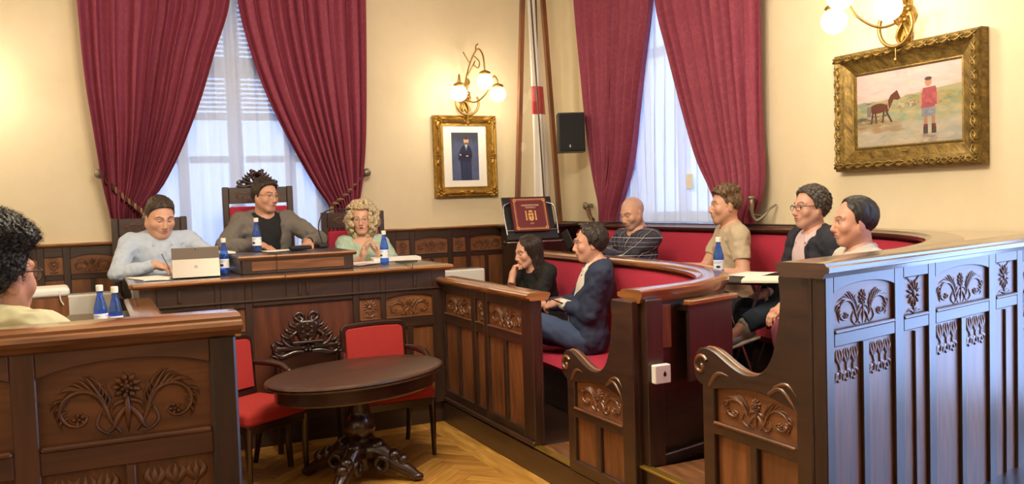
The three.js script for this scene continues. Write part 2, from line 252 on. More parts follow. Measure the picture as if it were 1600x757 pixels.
// tiers: wooden platforms with risers
const plat = struct('platform', spans([[XL, XW, -0.01, 0.15, ZB, -5.845]]), M.dark, 'low dark wooden platform under the presiding desk');
function tier(name, mirror, label) {
  const m = (x0, x1, ...r) => mirror ? [MX - x1, MX - x0, ...r] : [x0, x1, ...r];
  const lim = mirror ? MX - XL : XW;
  const o = struct(name, spans([m(2.205, lim, -0.01, 0.15, -5.84, -3.3), m(2.205, lim, -0.01, 0.316, -3.3, -1.2), m(3.4, lim, 0.15, 0.316, ZB, -3.3)]), M.dark, label);
  const s = mirror ? -1 : 1, at = (x) => mirror ? MX - x : x;
  // boards of the two entrances, brass nosings
  for (let k = 0; k < 5; k++) box(o, 'floorboard', M.step, 0.13, 0.012, 0.98, at(2.30 + k * 0.133), 0.1555, -3.9, 0.001);
  for (let k = 0; k < 8; k++) box(o, 'floorboard', M.step, 0.13, 0.012, 0.72, at(2.30 + k * 0.133), 0.3215, -2.92, 0.001);
  box(o, 'step_nosing', M.brassStep, 0.045, 0.014, 0.47, at(2.215), 0.155, -4.18, 0.004); box(o, 'step_nosing', M.brassStep, 0.045, 0.014, 0.46, at(2.215), 0.322, -3.12, 0.004);
  box(o, 'riser_board', M.dark, 0.02, 0.14, 4.6, at(2.199), 0.072, -3.53, 0.003);
  return o;
}
tier('tier_right', false, 'stepped wooden platform carrying the right-hand benches');
tier('tier_left', true, 'stepped wooden platform carrying the left-hand benches');

// ---------- panelled woodwork ----------
const capProfile = (y, f = 0.05, bk = 0.10, t = 0.055) => [[f * 0.4, y - t], [f * 0.55, y - t * 0.72], [f * 0.95, y - t * 0.62], [f, y - t * 0.45], [f * 0.98, y - t * 0.28], [f * 0.72, y - t * 0.2], [f * 0.6, y - t * 0.03], [f * 0.45, y], [-bk + 0.02, y], [-bk, y - t * 0.12], [-bk, y - t * 0.4], [-bk + 0.02, y - t]];
// local frame: x along, front faces +z at z = 0
function panelling(o, L, y, cols, opt = {}) {
  const th = opt.th ?? 0.05, rec = opt.rec ?? 0.018, fm = opt.frame ?? M.dark, pm = opt.panel ?? M.panel, cm = opt.carve ?? M.carve;
  const [y0, l0, l1, u0, u1, yt] = y;      // foot, lower panels, upper panels, top
  const edges = [0, ...cols.flatMap((c) => [c.x0, c.x1]), L];
  for (let i = 0; i < edges.length; i += 2) if (edges[i + 1] - edges[i] > 0.004) box(o, 'stile', fm, edges[i + 1] - edges[i], yt - y0, th, (edges[i] + edges[i + 1]) / 2, (y0 + yt) / 2, -th / 2, 0.003);
  for (const c of cols) {
    const w = c.x1 - c.x0, cx = (c.x0 + c.x1) / 2, type = c.type ?? 'wide';
    const panel = (x0, x1, a, b, mm = pm) => box(o, 'panel', mm, x1 - x0 + 0.006, b - a + 0.006, 0.014, (x0 + x1) / 2, (a + b) / 2, -rec - 0.007, 0.001);
    box(o, 'bottom_rail', fm, w, l0 - y0, th, cx, (l0 + y0) / 2, -th / 2, 0.003);
    if (type === 'full') { const tp = u1; box(o, 'top_rail', fm, w, yt - tp, th, cx, (yt + tp) / 2, -th / 2, 0.003); panel(c.x0, c.x1, l0, tp, c.mat ?? pm); continue; }
    box(o, 'middle_rail', fm, w, u0 - l1, th, cx, (u0 + l1) / 2, -th / 2, 0.003);
    box(o, 'rail_moulding', cm, w - 0.004, 0.012, 0.012, cx, u0 + 0.004, -0.002, 0.004);
    if (type === 'wide' && opt.arch !== 0) {
      const s = new THREE.Shape(); s.moveTo(-w / 2, yt - u1); s.lineTo(w / 2, yt - u1); s.lineTo(w / 2, -0.022); s.quadraticCurveTo(w * 0.3, 0.004, 0, 0.004); s.quadraticCurveTo(-w * 0.3, 0.004, -w / 2, -0.022); s.closePath();
      mesh('top_rail', extrude(s, th, 0.002), fm, o).position.set(cx, u1, -th);
    } else box(o, 'top_rail', fm, w, yt - u1 + 0.008, th, cx, (yt + u1 - 0.008) / 2, -th / 2, 0.003);
    panel(c.x0, c.x1, u0, u1);
    const ch = u1 - u0;
    mesh('carving', type === 'wide' ? palmette(w * 0.9, ch * 0.86, opt.relief ?? 0.012) : daisy(w * 0.95, ch * 0.9), cm, o).position.set(cx, (u0 + u1) / 2 - 0.004, -rec);
    const n = c.split ?? (type === 'wide' ? 2 : 1), gap = opt.gap ?? 0.04;
    for (let k = 0; k < n; k++) {
      const pw = (w - gap * (n - 1)) / n, x0 = c.x0 + k * (pw + gap); panel(x0, x0 + pw, l0, l1);
      if (k) box(o, 'muntin', fm, gap, l1 - l0, th, x0 - gap / 2, (l0 + l1) / 2, -th / 2, 0.003);
      if (opt.tulips) { if (type === 'wide') mesh('carving', tulips(pw * 0.9, 0.11), cm, o).position.set(x0 + pw / 2, l1 - 0.075, -rec); else { box(o, 'rod_moulding', fm, 0.012, (l1 - l0) * 0.82, 0.012, x0 + pw / 2, l1 - (l1 - l0) * 0.42, -rec + 0.004, 0.003); } }
    }
  }
  if (opt.back !== 0) box(o, 'back_board', fm, L, yt - y0, 0.012, L / 2, (y0 + yt) / 2, -th - 0.006, 0.002);
}
const cols = (l) => l.map(([x0, x1, type, split]) => ({ x0, x1, type, split }));
// wainscot on the end wall
function wainscot(name, x0, x1, list, label) {
  const o = struct(name, null, null, label); o.position.set(x0, 0, ZB + 0.032);
  panelling(o, x1 - x0, [0.15, 0.3, 1.02, 1.062, 1.215, 1.29], cols(list.map(([a, b, t]) => [a - x0, b - x0, t])), { th: 0.03, rec: 0.01, relief: 0.009, back: 0 });
  mesh('dado_cap', sweep([[0, 0], [x1 - x0, 0]], capProfile(1.319, 0.035, 0.03, 0.03), 1, 0.6, true), M.cap, o);
  return o;
}
wainscot('trim_1', 2.06, 4.46, [[2.12, 2.26, 'narrow'], [2.31, 2.56, 'wide'], [2.614, 2.75, 'narrow'], [2.803, 3.137, 'wide'], [3.195, 3.329, 'narrow'], [3.38, 3.72, 'wide'], [3.78, 3.92, 'narrow'], [3.97, 4.31, 'wide']], 'dark carved wainscot on the end wall under the framed portrait');
wainscot('trim_2', XL + 0.02, 0.38, [[-1.9, -1.56, 'wide'], [-1.51, -1.37, 'narrow'], [-1.32, -0.98, 'wide'], [-0.93, -0.79, 'narrow'], [-0.74, -0.41, 'wide'], [-0.359, -0.222, 'narrow'], [-0.169, 0.154, 'wide'], [0.2, 0.33, 'narrow']], 'dark carved wainscot on the end wall at the left');
{ // side wall: dark cap behind the back row, plain dark skirting further on
  const o = struct('trim_3', null, null, 'dark dado ledge along the side wall under the window');
  box(o, 'dado_board', M.dark, 0.03, 0.98, 3.9, XW - 0.016, 0.81, -6.1, 0.003); box(o, 'dado_ledge', M.dark, 0.09, 0.028, 3.75, XW - 0.046, 1.305, -6.2, 0.006);
}
// ---------- presiding desk ----------
{
  const d = thing('presiding_desk', 'long dark carved presiding desk with honey-coloured edged top', 'desk', [0.24, 0.15, -5.80]);
  const f = (x) => x - 0.24, yy = (l) => l.map((y) => y - 0.15);
  panelling(d, 1.99, yy([0.15, 0.24, 0.70, 0.768, 0.926, 1.085]), cols([[f(0.339), f(0.676), 'wide'], [f(0.712), f(0.86), 'narrow'], [f(0.905), f(1.561), 'full'], [f(1.606), f(1.754), 'narrow'], [f(1.79), f(2.127), 'wide']]).map((c) => c.type === 'full' ? { ...c, mat: M.red } : c), { relief: 0.01 });
  for (const x of [0.47, 1.21, 1.26, 2.0]) box(d, 'frieze_block', M.dark, 0.022, 0.085, 0.012, f(x), 0.873, 0.005, 0.003);
  box(d, 'frieze_moulding', M.dark, 1.99, 0.014, 0.016, 0.995, 0.81, 0.005, 0.005);
  for (const x of [0.012, 1.978]) box(d, 'side_panel', M.dark, 0.025, 0.93, 0.8, x, 0.47, -0.46, 0.003);
  const top = box(d, 'desk_top', M.dark, 2.03, 0.03, 0.84, 0.995, 0.952, -0.455, 0.004);
  mesh('edge_moulding', sweep([[-0.035, 0], [2.03, 0]], [[-0.06, 0.937], [0.02, 0.93], [0.03, 0.94], [0.055, 0.945], [0.06, 0.955], [0.05, 0.967], [-0.06, 0.969]], 1, 0.6, true), M.cap, d);
  for (const [x, s] of [[-0.03, -1], [2.02, 1]]) box(d, 'edge_moulding', M.cap, 0.05, 0.032, 0.9, x, 0.952, -0.43, 0.008);
  const r = thing('raised_desk_box', 'raised wooden desk box on the middle of the presiding desk', 'desk box', [0.87, 1.119, -5.98]);
  box(r, 'front_board', M.dark, 0.74, 0.10, 0.03, 0.38, 0.05, -0.02, 0.003); box(r, 'front_panel', M.panel, 0.62, 0.062, 0.012, 0.38, 0.05, -0.006, 0.003);
  for (const x of [0.015, 0.745]) box(r, 'side_board', M.dark, 0.03, 0.10, 0.72, x, 0.05, -0.385, 0.003);
  box(r, 'top_board', M.dark, 0.78, 0.02, 0.74, 0.38, 0.112, -0.375, 0.004);
  mesh('edge_moulding', sweep([[-0.015, 0], [0.775, 0]], [[-0.05, 0.096], [0.0, 0.094], [0.012, 0.104], [0.018, 0.112], [0.012, 0.122], [-0.05, 0.123]], 1, 0.6, true), M.cap, r);
}
// ---------- front screens before the first rows ----------
function frontScreen(mirror, label) {
  const o = thing('front_screen', label, 'screen', mirror ? [MX - 2.2, 0.15, -4.40] : [2.2, 0.15, -5.80], mirror ? Math.PI / 2 : -Math.PI / 2);
  const L = 1.40, fx = (z) => mirror ? -4.40 - z : z + 5.80, list = [[-5.77, -5.286, 'wide', 2], [-5.222, -5.088, 'narrow', 1], [-5.028, -4.541, 'wide', 2]].map(([a, b, t, s]) => mirror ? [fx(b), fx(a), t, s] : [fx(a), fx(b), t, s]).sort((p, q) => p[0] - q[0]);
  panelling(o, L, [0, 0.085, 0.565, 0.625, 0.785, 0.84], cols(list), { relief: 0.01, arch: 0 });
  mesh('cap_rail', sweep([[0.0, 0], [L + 0.02, 0]], capProfile(0.882, 0.045, 0.11, 0.045), 1, 0.6, true), M.cap, o);
  if (mirror) box(o, 'writing_shelf', M.dark, L - 0.02, 0.025, 0.36, L / 2, 0.80, -0.24, 0.003);
  box(o, 'foot_moulding', M.dark, L, 0.03, 0.02, L / 2, 0.02, 0.008, 0.006);
}
frontScreen(false, 'low dark panelled screen running from the desk towards the bench on the right');
frontScreen(true, 'low dark panelled screen with a shelf, behind the two bottles at the left');

// ---------- curved benches ----------
// profile of a bench end: t from the front scroll to the back, h above its floor
function benchEnd(parent, pos, ry, label, hTop) {
  const e = new THREE.Group(); e.name = 'bench_end'; e.position.set(...pos); e.rotation.y = ry; parent.add(e);
  const s = new THREE.Shape(); s.moveTo(0.06, 0); s.lineTo(0.06, 0.47); s.bezierCurveTo(0.0, 0.47, -0.01, 0.56, 0.03, 0.6); s.bezierCurveTo(0.06, 0.635, 0.13, 0.62, 0.17, 0.6); s.bezierCurveTo(0.26, 0.56, 0.3, 0.545, 0.36, 0.555); s.bezierCurveTo(0.46, 0.575, 0.48, 0.68, 0.5, 0.78); s.bezierCurveTo(0.51, 0.86, 0.51, hTop - 0.1, 0.50, hTop - 0.02); s.lineTo(0.51, hTop); s.lineTo(0.68, hTop); s.lineTo(0.68, 0); s.closePath();
  const hole = (x0, x1, y0, y1, arch = 0) => { const p = []; p.push([x0, y0], [x1, y0], [x1, y1 - arch]); if (arch) for (let k = 1; k < 8; k++) p.push([lerp(x1, x0, k / 8), y1 - arch + arch * Math.sin(Math.PI * k / 8) * 0.9 + arch * 0.1 * (k / 8)]); p.push([x0, y1 - arch + (arch ? arch * 0.1 : 0)]); return p; };
  const H = [hole(0.13, 0.58, 0.335, 0.50, 0.04), hole(0.13, 0.335, 0.06, 0.285), hole(0.375, 0.58, 0.06, 0.285)];
  mesh('end_board', extrude(s, 0.055, 0.004, H), M.dark, e);
  mesh('edge_moulding', merge([taperFlat([[0.03, 0.6], [0.09, 0.622], [0.17, 0.6], [0.27, 0.56], [0.36, 0.555], [0.45, 0.59], [0.49, 0.7], [0.507, 0.82], [0.503, hTop - 0.02]], 0.006)]), M.cap, e).position.z = 0.028;
  for (const [x0, x1, y0, y1] of [[0.13, 0.58, 0.335, 0.505], [0.13, 0.335, 0.06, 0.285], [0.375, 0.58, 0.06, 0.285]]) { const b = box(e, 'panel', M.panel, x1 - x0 + 0.006, y1 - y0 + 0.006, 0.02, (x0 + x1) / 2, (y0 + y1) / 2, 0.024, 0.001); }
  mesh('carving', palmette(0.40, 0.135, 0.009), M.carve, e).position.set(0.355, 0.41, 0.034);
  box(e, 'rail_moulding', M.carve, 0.45, 0.012, 0.012, 0.355, 0.332, 0.055, 0.004);
  const sc = []; for (let k = 0; k <= 16; k++) { const a = k / 16 * 4.2 * Math.PI / 2 + 0.6, r = 0.046 - 0.038 * k / 16; sc.push([0.055 + Math.cos(a) * r, 0.545 + Math.sin(a) * r]); }
  mesh('scroll_carving', stroke(sc, 0.009, 0.007, 0.012, 30, () => 1), M.carve, e).position.z = 0.052;
  for (const [p, w0] of [[[[0.44, 0.5], [0.5, 0.53], [0.56, 0.49], [0.6, 0.43]], 0.012], [[[0.47, 0.53], [0.54, 0.55], [0.6, 0.5]], 0.01], [[[0.1, 0.47], [0.16, 0.53], [0.25, 0.525]], 0.012]]) mesh('leaf_carving', stroke(p, w0, 0.006, 0.01, 10), M.carve, e).position.z = 0.052;
  return e;
}
function taperFlat(pts, r) { return tube(pts.map(([x, y]) => [x, y, 0]), r, 30, 6).toNonIndexed(); }
function curvedBench(name, path, floorY, capY, mat, label, o2 = {}) {
  const o = thing(name, label, 'bench', [0, 0, 0]);
  const N = 56, y0 = floorY, bt = capY - 0.05;
  mesh('outer_shell', sweep(path, rectProfile(-0.05, 0.0, y0, bt), N), M.dark, o);
  const bp = [...path.slice(0, -1), [2.25, path[path.length - 1][1] - 0.012]];
  mesh('upholstered_back', sweep(bp, [[0.0, y0 + 0.34], [0.075, y0 + 0.34], [0.085, y0 + 0.45], [0.08, bt - 0.05], [0.055, bt - 0.012], [0.0, bt - 0.01]], N), mat, o);
  mesh('cap_rail', sweep(path, capProfile(capY, 0.085, 0.085, 0.06), N), o2.cap ?? M.cap, o);
  const sp = [...path.slice(0, -2), [o2.end ?? 2.36, path[path.length - 1][1] - (o2.dz ?? 0.025)]];
  mesh('seat_cushion', sweep(sp, [[0.03, y0 + 0.28], [o2.seat ?? 0.56, y0 + 0.28], [(o2.seat ?? 0.56) + 0.03, y0 + 0.32], [(o2.seat ?? 0.56) - 0.02, y0 + 0.36], [0.03, y0 + 0.365]], N), mat, o);
  mesh('seat_base', sweep(sp, rectProfile((o2.seat ?? 0.56) - 0.1, (o2.seat ?? 0.56) - 0.07, y0, y0 + 0.28), N), M.dark, o);
  return o;
}
const bench1 = curvedBench('curved_bench', [[3.345, -6.75], [3.33, -6.0], [3.31, -5.2], [3.235, -4.45], [3.06, -3.93], [2.78, -3.57], [2.46, -3.43], [2.19, -3.385]], 0.156, 1.13, M.velvetC, 'curved red upholstered bench with wooden rim where the person in the navy jacket sits', { seat: 0.62, end: 2.47, dz: 0.03 });
benchEnd(bench1, [2.225, 0.156, -4.02], -Math.PI / 2, '', 0.92);
{ // corner post and outer face of the wing
  box(bench1, 'corner_post', M.dark, 0.09, 0.93, 0.07, 2.262, 0.621, -3.328, 0.004); box(bench1, 'panel', M.panel, 0.055, 0.2, 0.01, 2.362, 0.95, -3.352, 0.002, -0.05);
  box(bench1, 'foot_rail', M.dark, 0.5, 0.05, 0.02, 2.52, 0.345, -3.365, 0.004, 0.24);
  const flap = new THREE.Group(); flap.name = 'folded_table'; flap.position.set(2.62, 0, -3.36); flap.rotation.y = 0.28; bench1.add(flap);
  box(flap, 'leaf', M.dark, 0.34, 0.36, 0.02, 0, 0.865, 0.0, 0.003); box(flap, 'leaf_rim', M.cap, 0.37, 0.026, 0.05, 0, 1.055, 0.012, 0.006); box(flap, 'hinge_board', M.dark, 0.35, 0.03, 0.07, 0, 1.03, -0.025, 0.003);
}
const bench2 = curvedBench('curved_bench', [[4.40, -7.6], [4.40, -5.8], [4.38, -4.5], [4.25, -3.72], [3.9, -3.12], [3.5, -2.8], [3.0, -2.53], [2.55, -2.375], [2.2, -2.29]], 0.322, 1.308, M.velvetC, 'long red upholstered back-row bench along the side wall under the window', { cap: M.capDark, seat: 0.55, end: 2.46, dz: 0.06 });
benchEnd(bench2, [2.225, 0.322, -2.9], -Math.PI / 2, '', 0.945);
{ // tall panelled outside of the back-row wing, and the ledge in the corner behind it
  const a = 13.4 * Math.PI / 180, o = new THREE.Group(); o.name = 'wing_panelling'; o.position.set(2.145, 0.1, -2.15); o.rotation.y = a; bench2.add(o);
  const yy = [0.0, 0.15, 1.03, 1.075, 1.232, 1.29].map((y) => y - (y > 0.01 ? 0.1 : 0));
  panelling(o, 2.42, yy, cols([[0.05, 0.445, 'wide'], [0.51, 0.695, 'narrow'], [0.752, 1.212, 'wide'], [1.277, 1.488, 'narrow'], [1.55, 2.02, 'wide'], [2.09, 2.30, 'narrow']]), { relief: 0.006, tulips: 1, th: 0.05, rec: 0.013, gap: 0.042 });
  mesh('cap_rail', sweep([[-0.04, 0], [2.43, 0]], capProfile(1.216, 0.04, 0.16, 0.05), 1, 0.6, true), M.capDark, o);
  const s = new THREE.Shape(); const P = [[2.3, 2.22], [2.9, 2.38], [3.4, 2.52], [4.46, 2.76], [4.46, 4.4], [4.38, 4.3], [4.25, 3.72], [3.9, 3.12], [3.5, 2.8], [3.0, 2.53], [2.55, 2.375]];
  P.forEach(([x, z], i) => i ? s.lineTo(x, z) : s.moveTo(x, z)); s.closePath();
  const g = new THREE.ExtrudeGeometry(s, { depth: 0.03, bevelEnabled: false }); g.rotateX(-Math.PI / 2); g.translate(0, 1.267, 0); mesh('corner_ledge', g, M.ledge, bench2);
}
// ---------- tall panelled screen at the left (outside of the left-hand back row) ----------
{
  const o = thing('tall_screen', 'tall carved wooden screen with rounded rail in the left foreground', 'screen', [-1.95, 0.1, -2.03]);
  const f = (x) => x + 1.95, L = f(0.276), list = [];
  for (let k = 0, x1 = 0.22; k < 5; k++, x1 -= 0.385) list.push([f(x1 - 0.338), f(x1), 'wide']);
  panelling(o, L, [0, 0.05, 0.915, 0.965, 1.138, 1.178], cols(list.reverse()), { relief: 0.011, rec: 0.02, th: 0.055, gap: 0.018, tulips: 1, frame: M.mid });
  box(o, 'end_post', M.dark, 0.056, 1.17, 0.075, L - 0.027, 0.589, -0.033, 0.006);
  mesh('cap_rail', sweep([[0, 0], [L + 0.012, 0]], [[0.0, 1.168], [0.012, 1.175], [0.016, 1.184], [0.034, 1.188], [0.04, 1.198], [0.034, 1.206], [0.02, 1.209], [0.018, 1.215], [-0.005, 1.22], [-0.1, 1.22], [-0.12, 1.21], [-0.12, 1.18], [-0.1, 1.168]], 1, 0.6, true), M.cap, o);
}
import { RoundedBoxGeometry } from 'three/addons/geometries/RoundedBoxGeometry.js';
const rbox = (w, h, d, r, s = 3) => new RoundedBoxGeometry(w, h, d, s, r);
// ---------- windows ----------
{
  const o = struct('window_1', null, null, 'tall white window with a half lowered roller shutter'); const zc = ZB - 0.16, cx = 1.22;
  const bar = (n, w, h, x, y, d = 0.06, z = zc) => box(o, n, M.paint, w, h, d, x, y, z, 0.004);
  bar('frame', 0.1, 3.25, W1.x0 + 0.05, 2.125, 0.1); bar('frame', 0.1, 3.25, W1.x1 - 0.05, 2.125, 0.1); bar('frame', 1.4, 0.1, cx, 3.7, 0.1); bar('frame', 1.4, 0.12, cx, 0.56, 0.1);
  bar('mullion', 0.125, 3.1, cx - 0.015, 2.15, 0.075); bar('transom', 1.4, 0.155, cx, 2.83, 0.07);
  for (const s of [-1, 1]) { bar('mullion', 0.09, 3.1, cx + s * 0.465, 2.15, 0.065); bar('sash_bar', 0.34, 0.06, cx + s * 0.24, 2.0, 0.05); bar('sash_bar', 0.2, 0.06, cx + s * 0.6, 2.0, 0.05); bar('sash_bar', 0.34, 0.06, cx + s * 0.24, 1.2, 0.05); }
  for (const [x0, x1] of [[0.52, 0.71], [0.80, 1.143], [1.267, 1.64], [1.73, 1.92]]) for (const [y0, y1] of [[0.62, 2.75], [2.91, 3.65]]) box(o, 'pane', M.glass, x1 - x0, y1 - y0, 0.005, (x0 + x1) / 2, (y0 + y1) / 2, zc, 0.0005);
  const sl = std({ color: 0xb9c2cc, roughness: 0.6 });
  for (let y = 2.42; y < 3.74; y += 0.042) box(o, 'shutter_slat', sl, 1.56, 0.024, 0.012, cx, y, ZB - T + 0.06, 0.003);
  box(o, 'shutter_rail', sl, 1.56, 0.045, 0.018, cx, 2.385, ZB - T + 0.06, 0.003);
}
function sideWindow(name, w, label) {
  const o = struct(name, null, null, label), xc = XW + 0.16, h = w.y1 - w.y0, cz = (w.z0 + w.z1) / 2, L = w.z1 - w.z0, yc = (w.y0 + w.y1) / 2;
  for (const s of [-1, 1]) box(o, 'frame', M.paint, 0.1, h, 0.08, xc, yc, cz + s * (L / 2 - 0.04)); box(o, 'mullion', M.paint, 0.07, h, 0.1, xc, yc, cz);
  for (const y of [w.y0 + 0.04, 2.83, w.y1 - 0.04]) box(o, 'sash_bar', M.paint, 0.07, 0.08, L - 0.16, xc, y, cz);
  for (const s of [-1, 1]) for (const [a, b] of [[w.y0 + 0.08, 2.79], [2.87, w.y1 - 0.08]]) box(o, 'pane', M.glass, 0.005, b - a, L / 2 - 0.13, xc, (a + b) / 2, cz + s * (L / 4 - 0.015), 0.0005);
}
sideWindow('window_2', W2, 'tall white side window behind sheer curtains'); sideWindow('window_3', W3, 'tall white side window beside the viewer');
// far daylight scene: pale ground outside
struct('ground_outside', spans([[-40, 50, -4.2, -4, -60, ZB - 3]]), std({ color: 0xaab0a6, roughness: 1 }), 'pale ground far below the windows');

// ---------- curtains ----------
const damask = (() => { const n = 512, motif = (u, v) => { u = u - Math.floor(u) - 0.5; v = v - Math.floor(v) - 0.5; const a = Math.atan2(v, u), r = Math.hypot(u * 1.25, v); const pet = 0.26 + 0.09 * Math.cos(a * 6) + 0.04 * Math.cos(a * 11 + 1); return smooth(0.02, -0.02, Math.abs(r - pet) - 0.05) + smooth(0.02, -0.02, r - 0.1 - 0.03 * Math.cos(5 * a)); };
  return tex(n, (u, v) => { const m = clamp(Math.max(motif(u * 4, v * 3), motif(u * 4 + 0.5, v * 3 + 0.5)), 0, 1), g = vnoise(u * 200, v * 200, 33, 200, 200); return mixc(hex(0x84304a), hex(0x9c4a5c), clamp(m * 0.3 + g * 0.4, 0, 1)); }); })();
M.curtain = std({ map: damask, roughness: 0.75, sheen: 0.35, sheenColor: new THREE.Color(0xb8606c), sheenRoughness: 0.45, side: THREE.DoubleSide });
function lut(tbl) { const t = [...tbl].sort((a, b) => a[0] - b[0]); return (y) => { if (y <= t[0][0]) return t[0][1]; for (let i = 1; i < t.length; i++) if (y <= t[i][0]) { const k = (y - t[i - 1][0]) / (t[i][0] - t[i - 1][0]); const a = t[i - 1][1], b = t[i][1], s0 = i > 1 ? (b - t[i - 2][1]) / (t[i][0] - t[i - 2][0]) : (b - a) / (t[i][0] - t[i - 1][0]), s1 = i + 1 < t.length ? (t[i + 1][1] - a) / (t[i + 1][0] - t[i - 1][0]) : (b - a) / (t[i][0] - t[i - 1][0]), d = t[i][0] - t[i - 1][0], k2 = k * k, k3 = k2 * k; return (2 * k3 - 3 * k2 + 1) * a + (k3 - 2 * k2 + k) * d * s0 + (-2 * k3 + 3 * k2) * b + (k3 - k2) * d * s1; } return t[t.length - 1][1]; }; }
// local x runs along the wall, z towards the room; returns a cloth with thickness
function cloth(yTop, yBot, outer, inner, pleats, amp, width, tieY = -9, phase = 0) {
  const NU = pleats * 9, NV = 70, P = [], uv = [], I = [], half = (NU + 1) * (NV + 1);
  for (const side of [0, 1]) for (let j = 0; j <= NV; j++) for (let i = 0; i <= NU; i++) {
    const v = j / NV, u = i / NU, y = yTop + (yBot - yTop) * v, o = outer(y), n = inner(y), w = Math.abs(n - o);
    const gather = smooth(0.5, 0.0, Math.abs(y - tieY)), s = (u + 0.04 * Math.sin(u * 9 + phase + v * 1.5) * u * (1 - u) * 4);
    const wave = Math.sin(s * pleats * 2 * Math.PI + phase + 0.5 * Math.sin(v * 3 + u * 6)) + 0.3 * Math.sin(s * pleats * 4.7 * Math.PI + phase * 2 + v * 2);
    const a = amp * (0.6 + 0.5 * clamp(width / Math.max(w, 0.12) * 0.35, 0, 1.2)) * (1 - 0.45 * gather);
    P.push(lerp(o, n, u) + Math.min(0.25 * a, w / pleats * 0.1) * Math.cos(s * pleats * 2 * Math.PI + phase) * (u > 0.02 && u < 0.98 ? 1 : 0), y, wave * a + 0.06 * gather * Math.sin(u * Math.PI) + (side ? -0.006 : 0)); uv.push(u * width, y);
  }
  const K = NU + 1;
  for (let j = 0; j < NV; j++) for (let i = 0; i < NU; i++) { const a = j * K + i, f = inner(yTop) > outer(yTop); const q = [a, a + 1, a + K, a + 1, a + K + 1, a + K]; const r = f ? [q[0], q[2], q[1], q[3], q[5], q[4]] : q; I.push(...r); const bq = r.map((x) => x + half); I.push(bq[0], bq[2], bq[1], bq[3], bq[5], bq[4]); }
  for (let j = 0; j < NV; j++) for (const i of [0, NU]) { const a = j * K + i; I.push(a, a + K, a + half, a + K, a + K + half, a + half); }
  const g = new THREE.BufferGeometry(); g.setAttribute('position', new THREE.Float32BufferAttribute(P, 3)); g.setAttribute('uv', new THREE.Float32BufferAttribute(uv, 2)); g.setIndex(I); g.computeVertexNormals(); return g;
}
const Aout = lut([[3.272, -0.016], [2.661, 0.009], [2.146, 0.059], [1.782, 0.098], [1.519, 0.142], [1.281, 0.165], [0.3, 0.1], [4.2, -0.03]]), Ain = lut([[4.2, 1.21], [3.351, 1.168], [2.854, 1.009], [2.471, 0.883], [2.092, 0.727], [1.772, 0.56], [1.532, 0.385], [1.267, 0.44], [0.3, 0.5]]);
const Bout = lut([[4.2, 2.38], [3.432, 2.364], [2.732, 2.342], [2.146, 2.311], [1.735, 2.264], [1.471, 2.223], [1.176, 2.24], [0.3, 2.3]]), Bin = lut([[4.2, 1.2], [3.356, 1.228], [2.867, 1.329], [2.482, 1.459], [2.089, 1.637], [1.744, 1.822], [1.521, 1.952], [1.193, 1.9], [0.3, 1.85]]);
const Cout = lut([[4.2, -7.58], [3.477, -7.534], [2.723, -7.441], [2.101, -7.354], [1.669, -7.258], [1.4, -7.183], [0.9, -7.2]]), Cin = lut([[4.2, -6.18], [3.202, -6.255], [2.686, -6.395], [2.314, -6.49], [1.876, -6.611], [1.596, -6.749], [1.33, -6.902], [0.9, -6.9]]);
const Dout = lut([[4.2, -4.92], [2.917, -4.948], [2.376, -4.957], [1.921, -4.956], [1.692, -4.943], [1.509, -4.968], [1.338, -5.054], [0.9, -5.0]]), Din = lut([[4.2, -6.28], [3.188, -6.212], [2.685, -6.042], [2.194, -5.852], [1.824, -5.683], [1.593, -5.531], [1.335, -5.401], [0.9, -5.4]]);
single('curtain', cloth(4.2, 0.35, Aout, Ain, 9, 0.045, 2.0, 1.52, 0.3), M.curtain, 'burgundy damask curtain tied back left of the tall end window', 'curtain', [0, 0, -7.95], 0, 'burgundy window curtains');
single('curtain', cloth(4.2, 0.35, Bout, Bin, 10, 0.038, 2.0, 1.52, 1.1), M.curtain, 'burgundy damask curtain tied back right of the tall end window', 'curtain', [0, 0, -7.95], 0, 'burgundy window curtains');
const neg = (f) => (y) => f(y);     // side wall: local x is world z
single('curtain', cloth(4.2, 1.325, neg(Cout), neg(Cin), 8, 0.04, 1.6, 1.4, 0.9), M.curtain, 'burgundy damask curtain on the side window, next to the black loudspeaker', 'curtain', [4.36, 0, 0], -Math.PI / 2, 'burgundy window curtains');
single('curtain', cloth(4.2, 1.325, neg(Dout), neg(Din), 9, 0.04, 1.8, 1.4, 2.2), M.curtain, 'burgundy damask curtain on the side window, behind the person in the beige tee', 'curtain', [4.36, 0, 0], -Math.PI / 2, 'burgundy window curtains');
M.sheer = std({ color: 0xd2dcee, roughness: 0.95, transmission: 0.08, thickness: 0, transparent: true, opacity: 0.93, side: THREE.DoubleSide });
const sheerGeo = (w, h, pleats, amp, ph) => { const NU = pleats * 8, NV = 12, g = new THREE.PlaneGeometry(w, h, NU, NV), p = g.attributes.position; for (let i = 0; i < p.count; i++) { const u = p.getX(i) / w + 0.5, v = p.getY(i) / h; p.setZ(i, amp * (Math.sin((u + 0.012 * Math.sin(v * 5 + u * 9)) * pleats * 2 * Math.PI + ph) + 0.45 * Math.sin(u * pleats * 5.3 * Math.PI + 1 + v * 2))); } g.computeVertexNormals(); return g; };
single('sheer_curtain', sheerGeo(1.9, 3.7, 13, 0.02, 0), M.sheer, 'white sheer curtain over the end window', 'curtain', [1.2, 2.3, ZB + 0.06], 0);
single('sheer_curtain', sheerGeo(1.9, 2.9, 14, 0.022, 1), M.sheer, 'white sheer curtain over the side window', 'curtain', [XW - 0.055, 2.78, -6.2], -Math.PI / 2);
M.sheerBlind = std({ color: 0xdfe4ee, roughness: 0.9, transmission: 0.5, thickness: 0 });
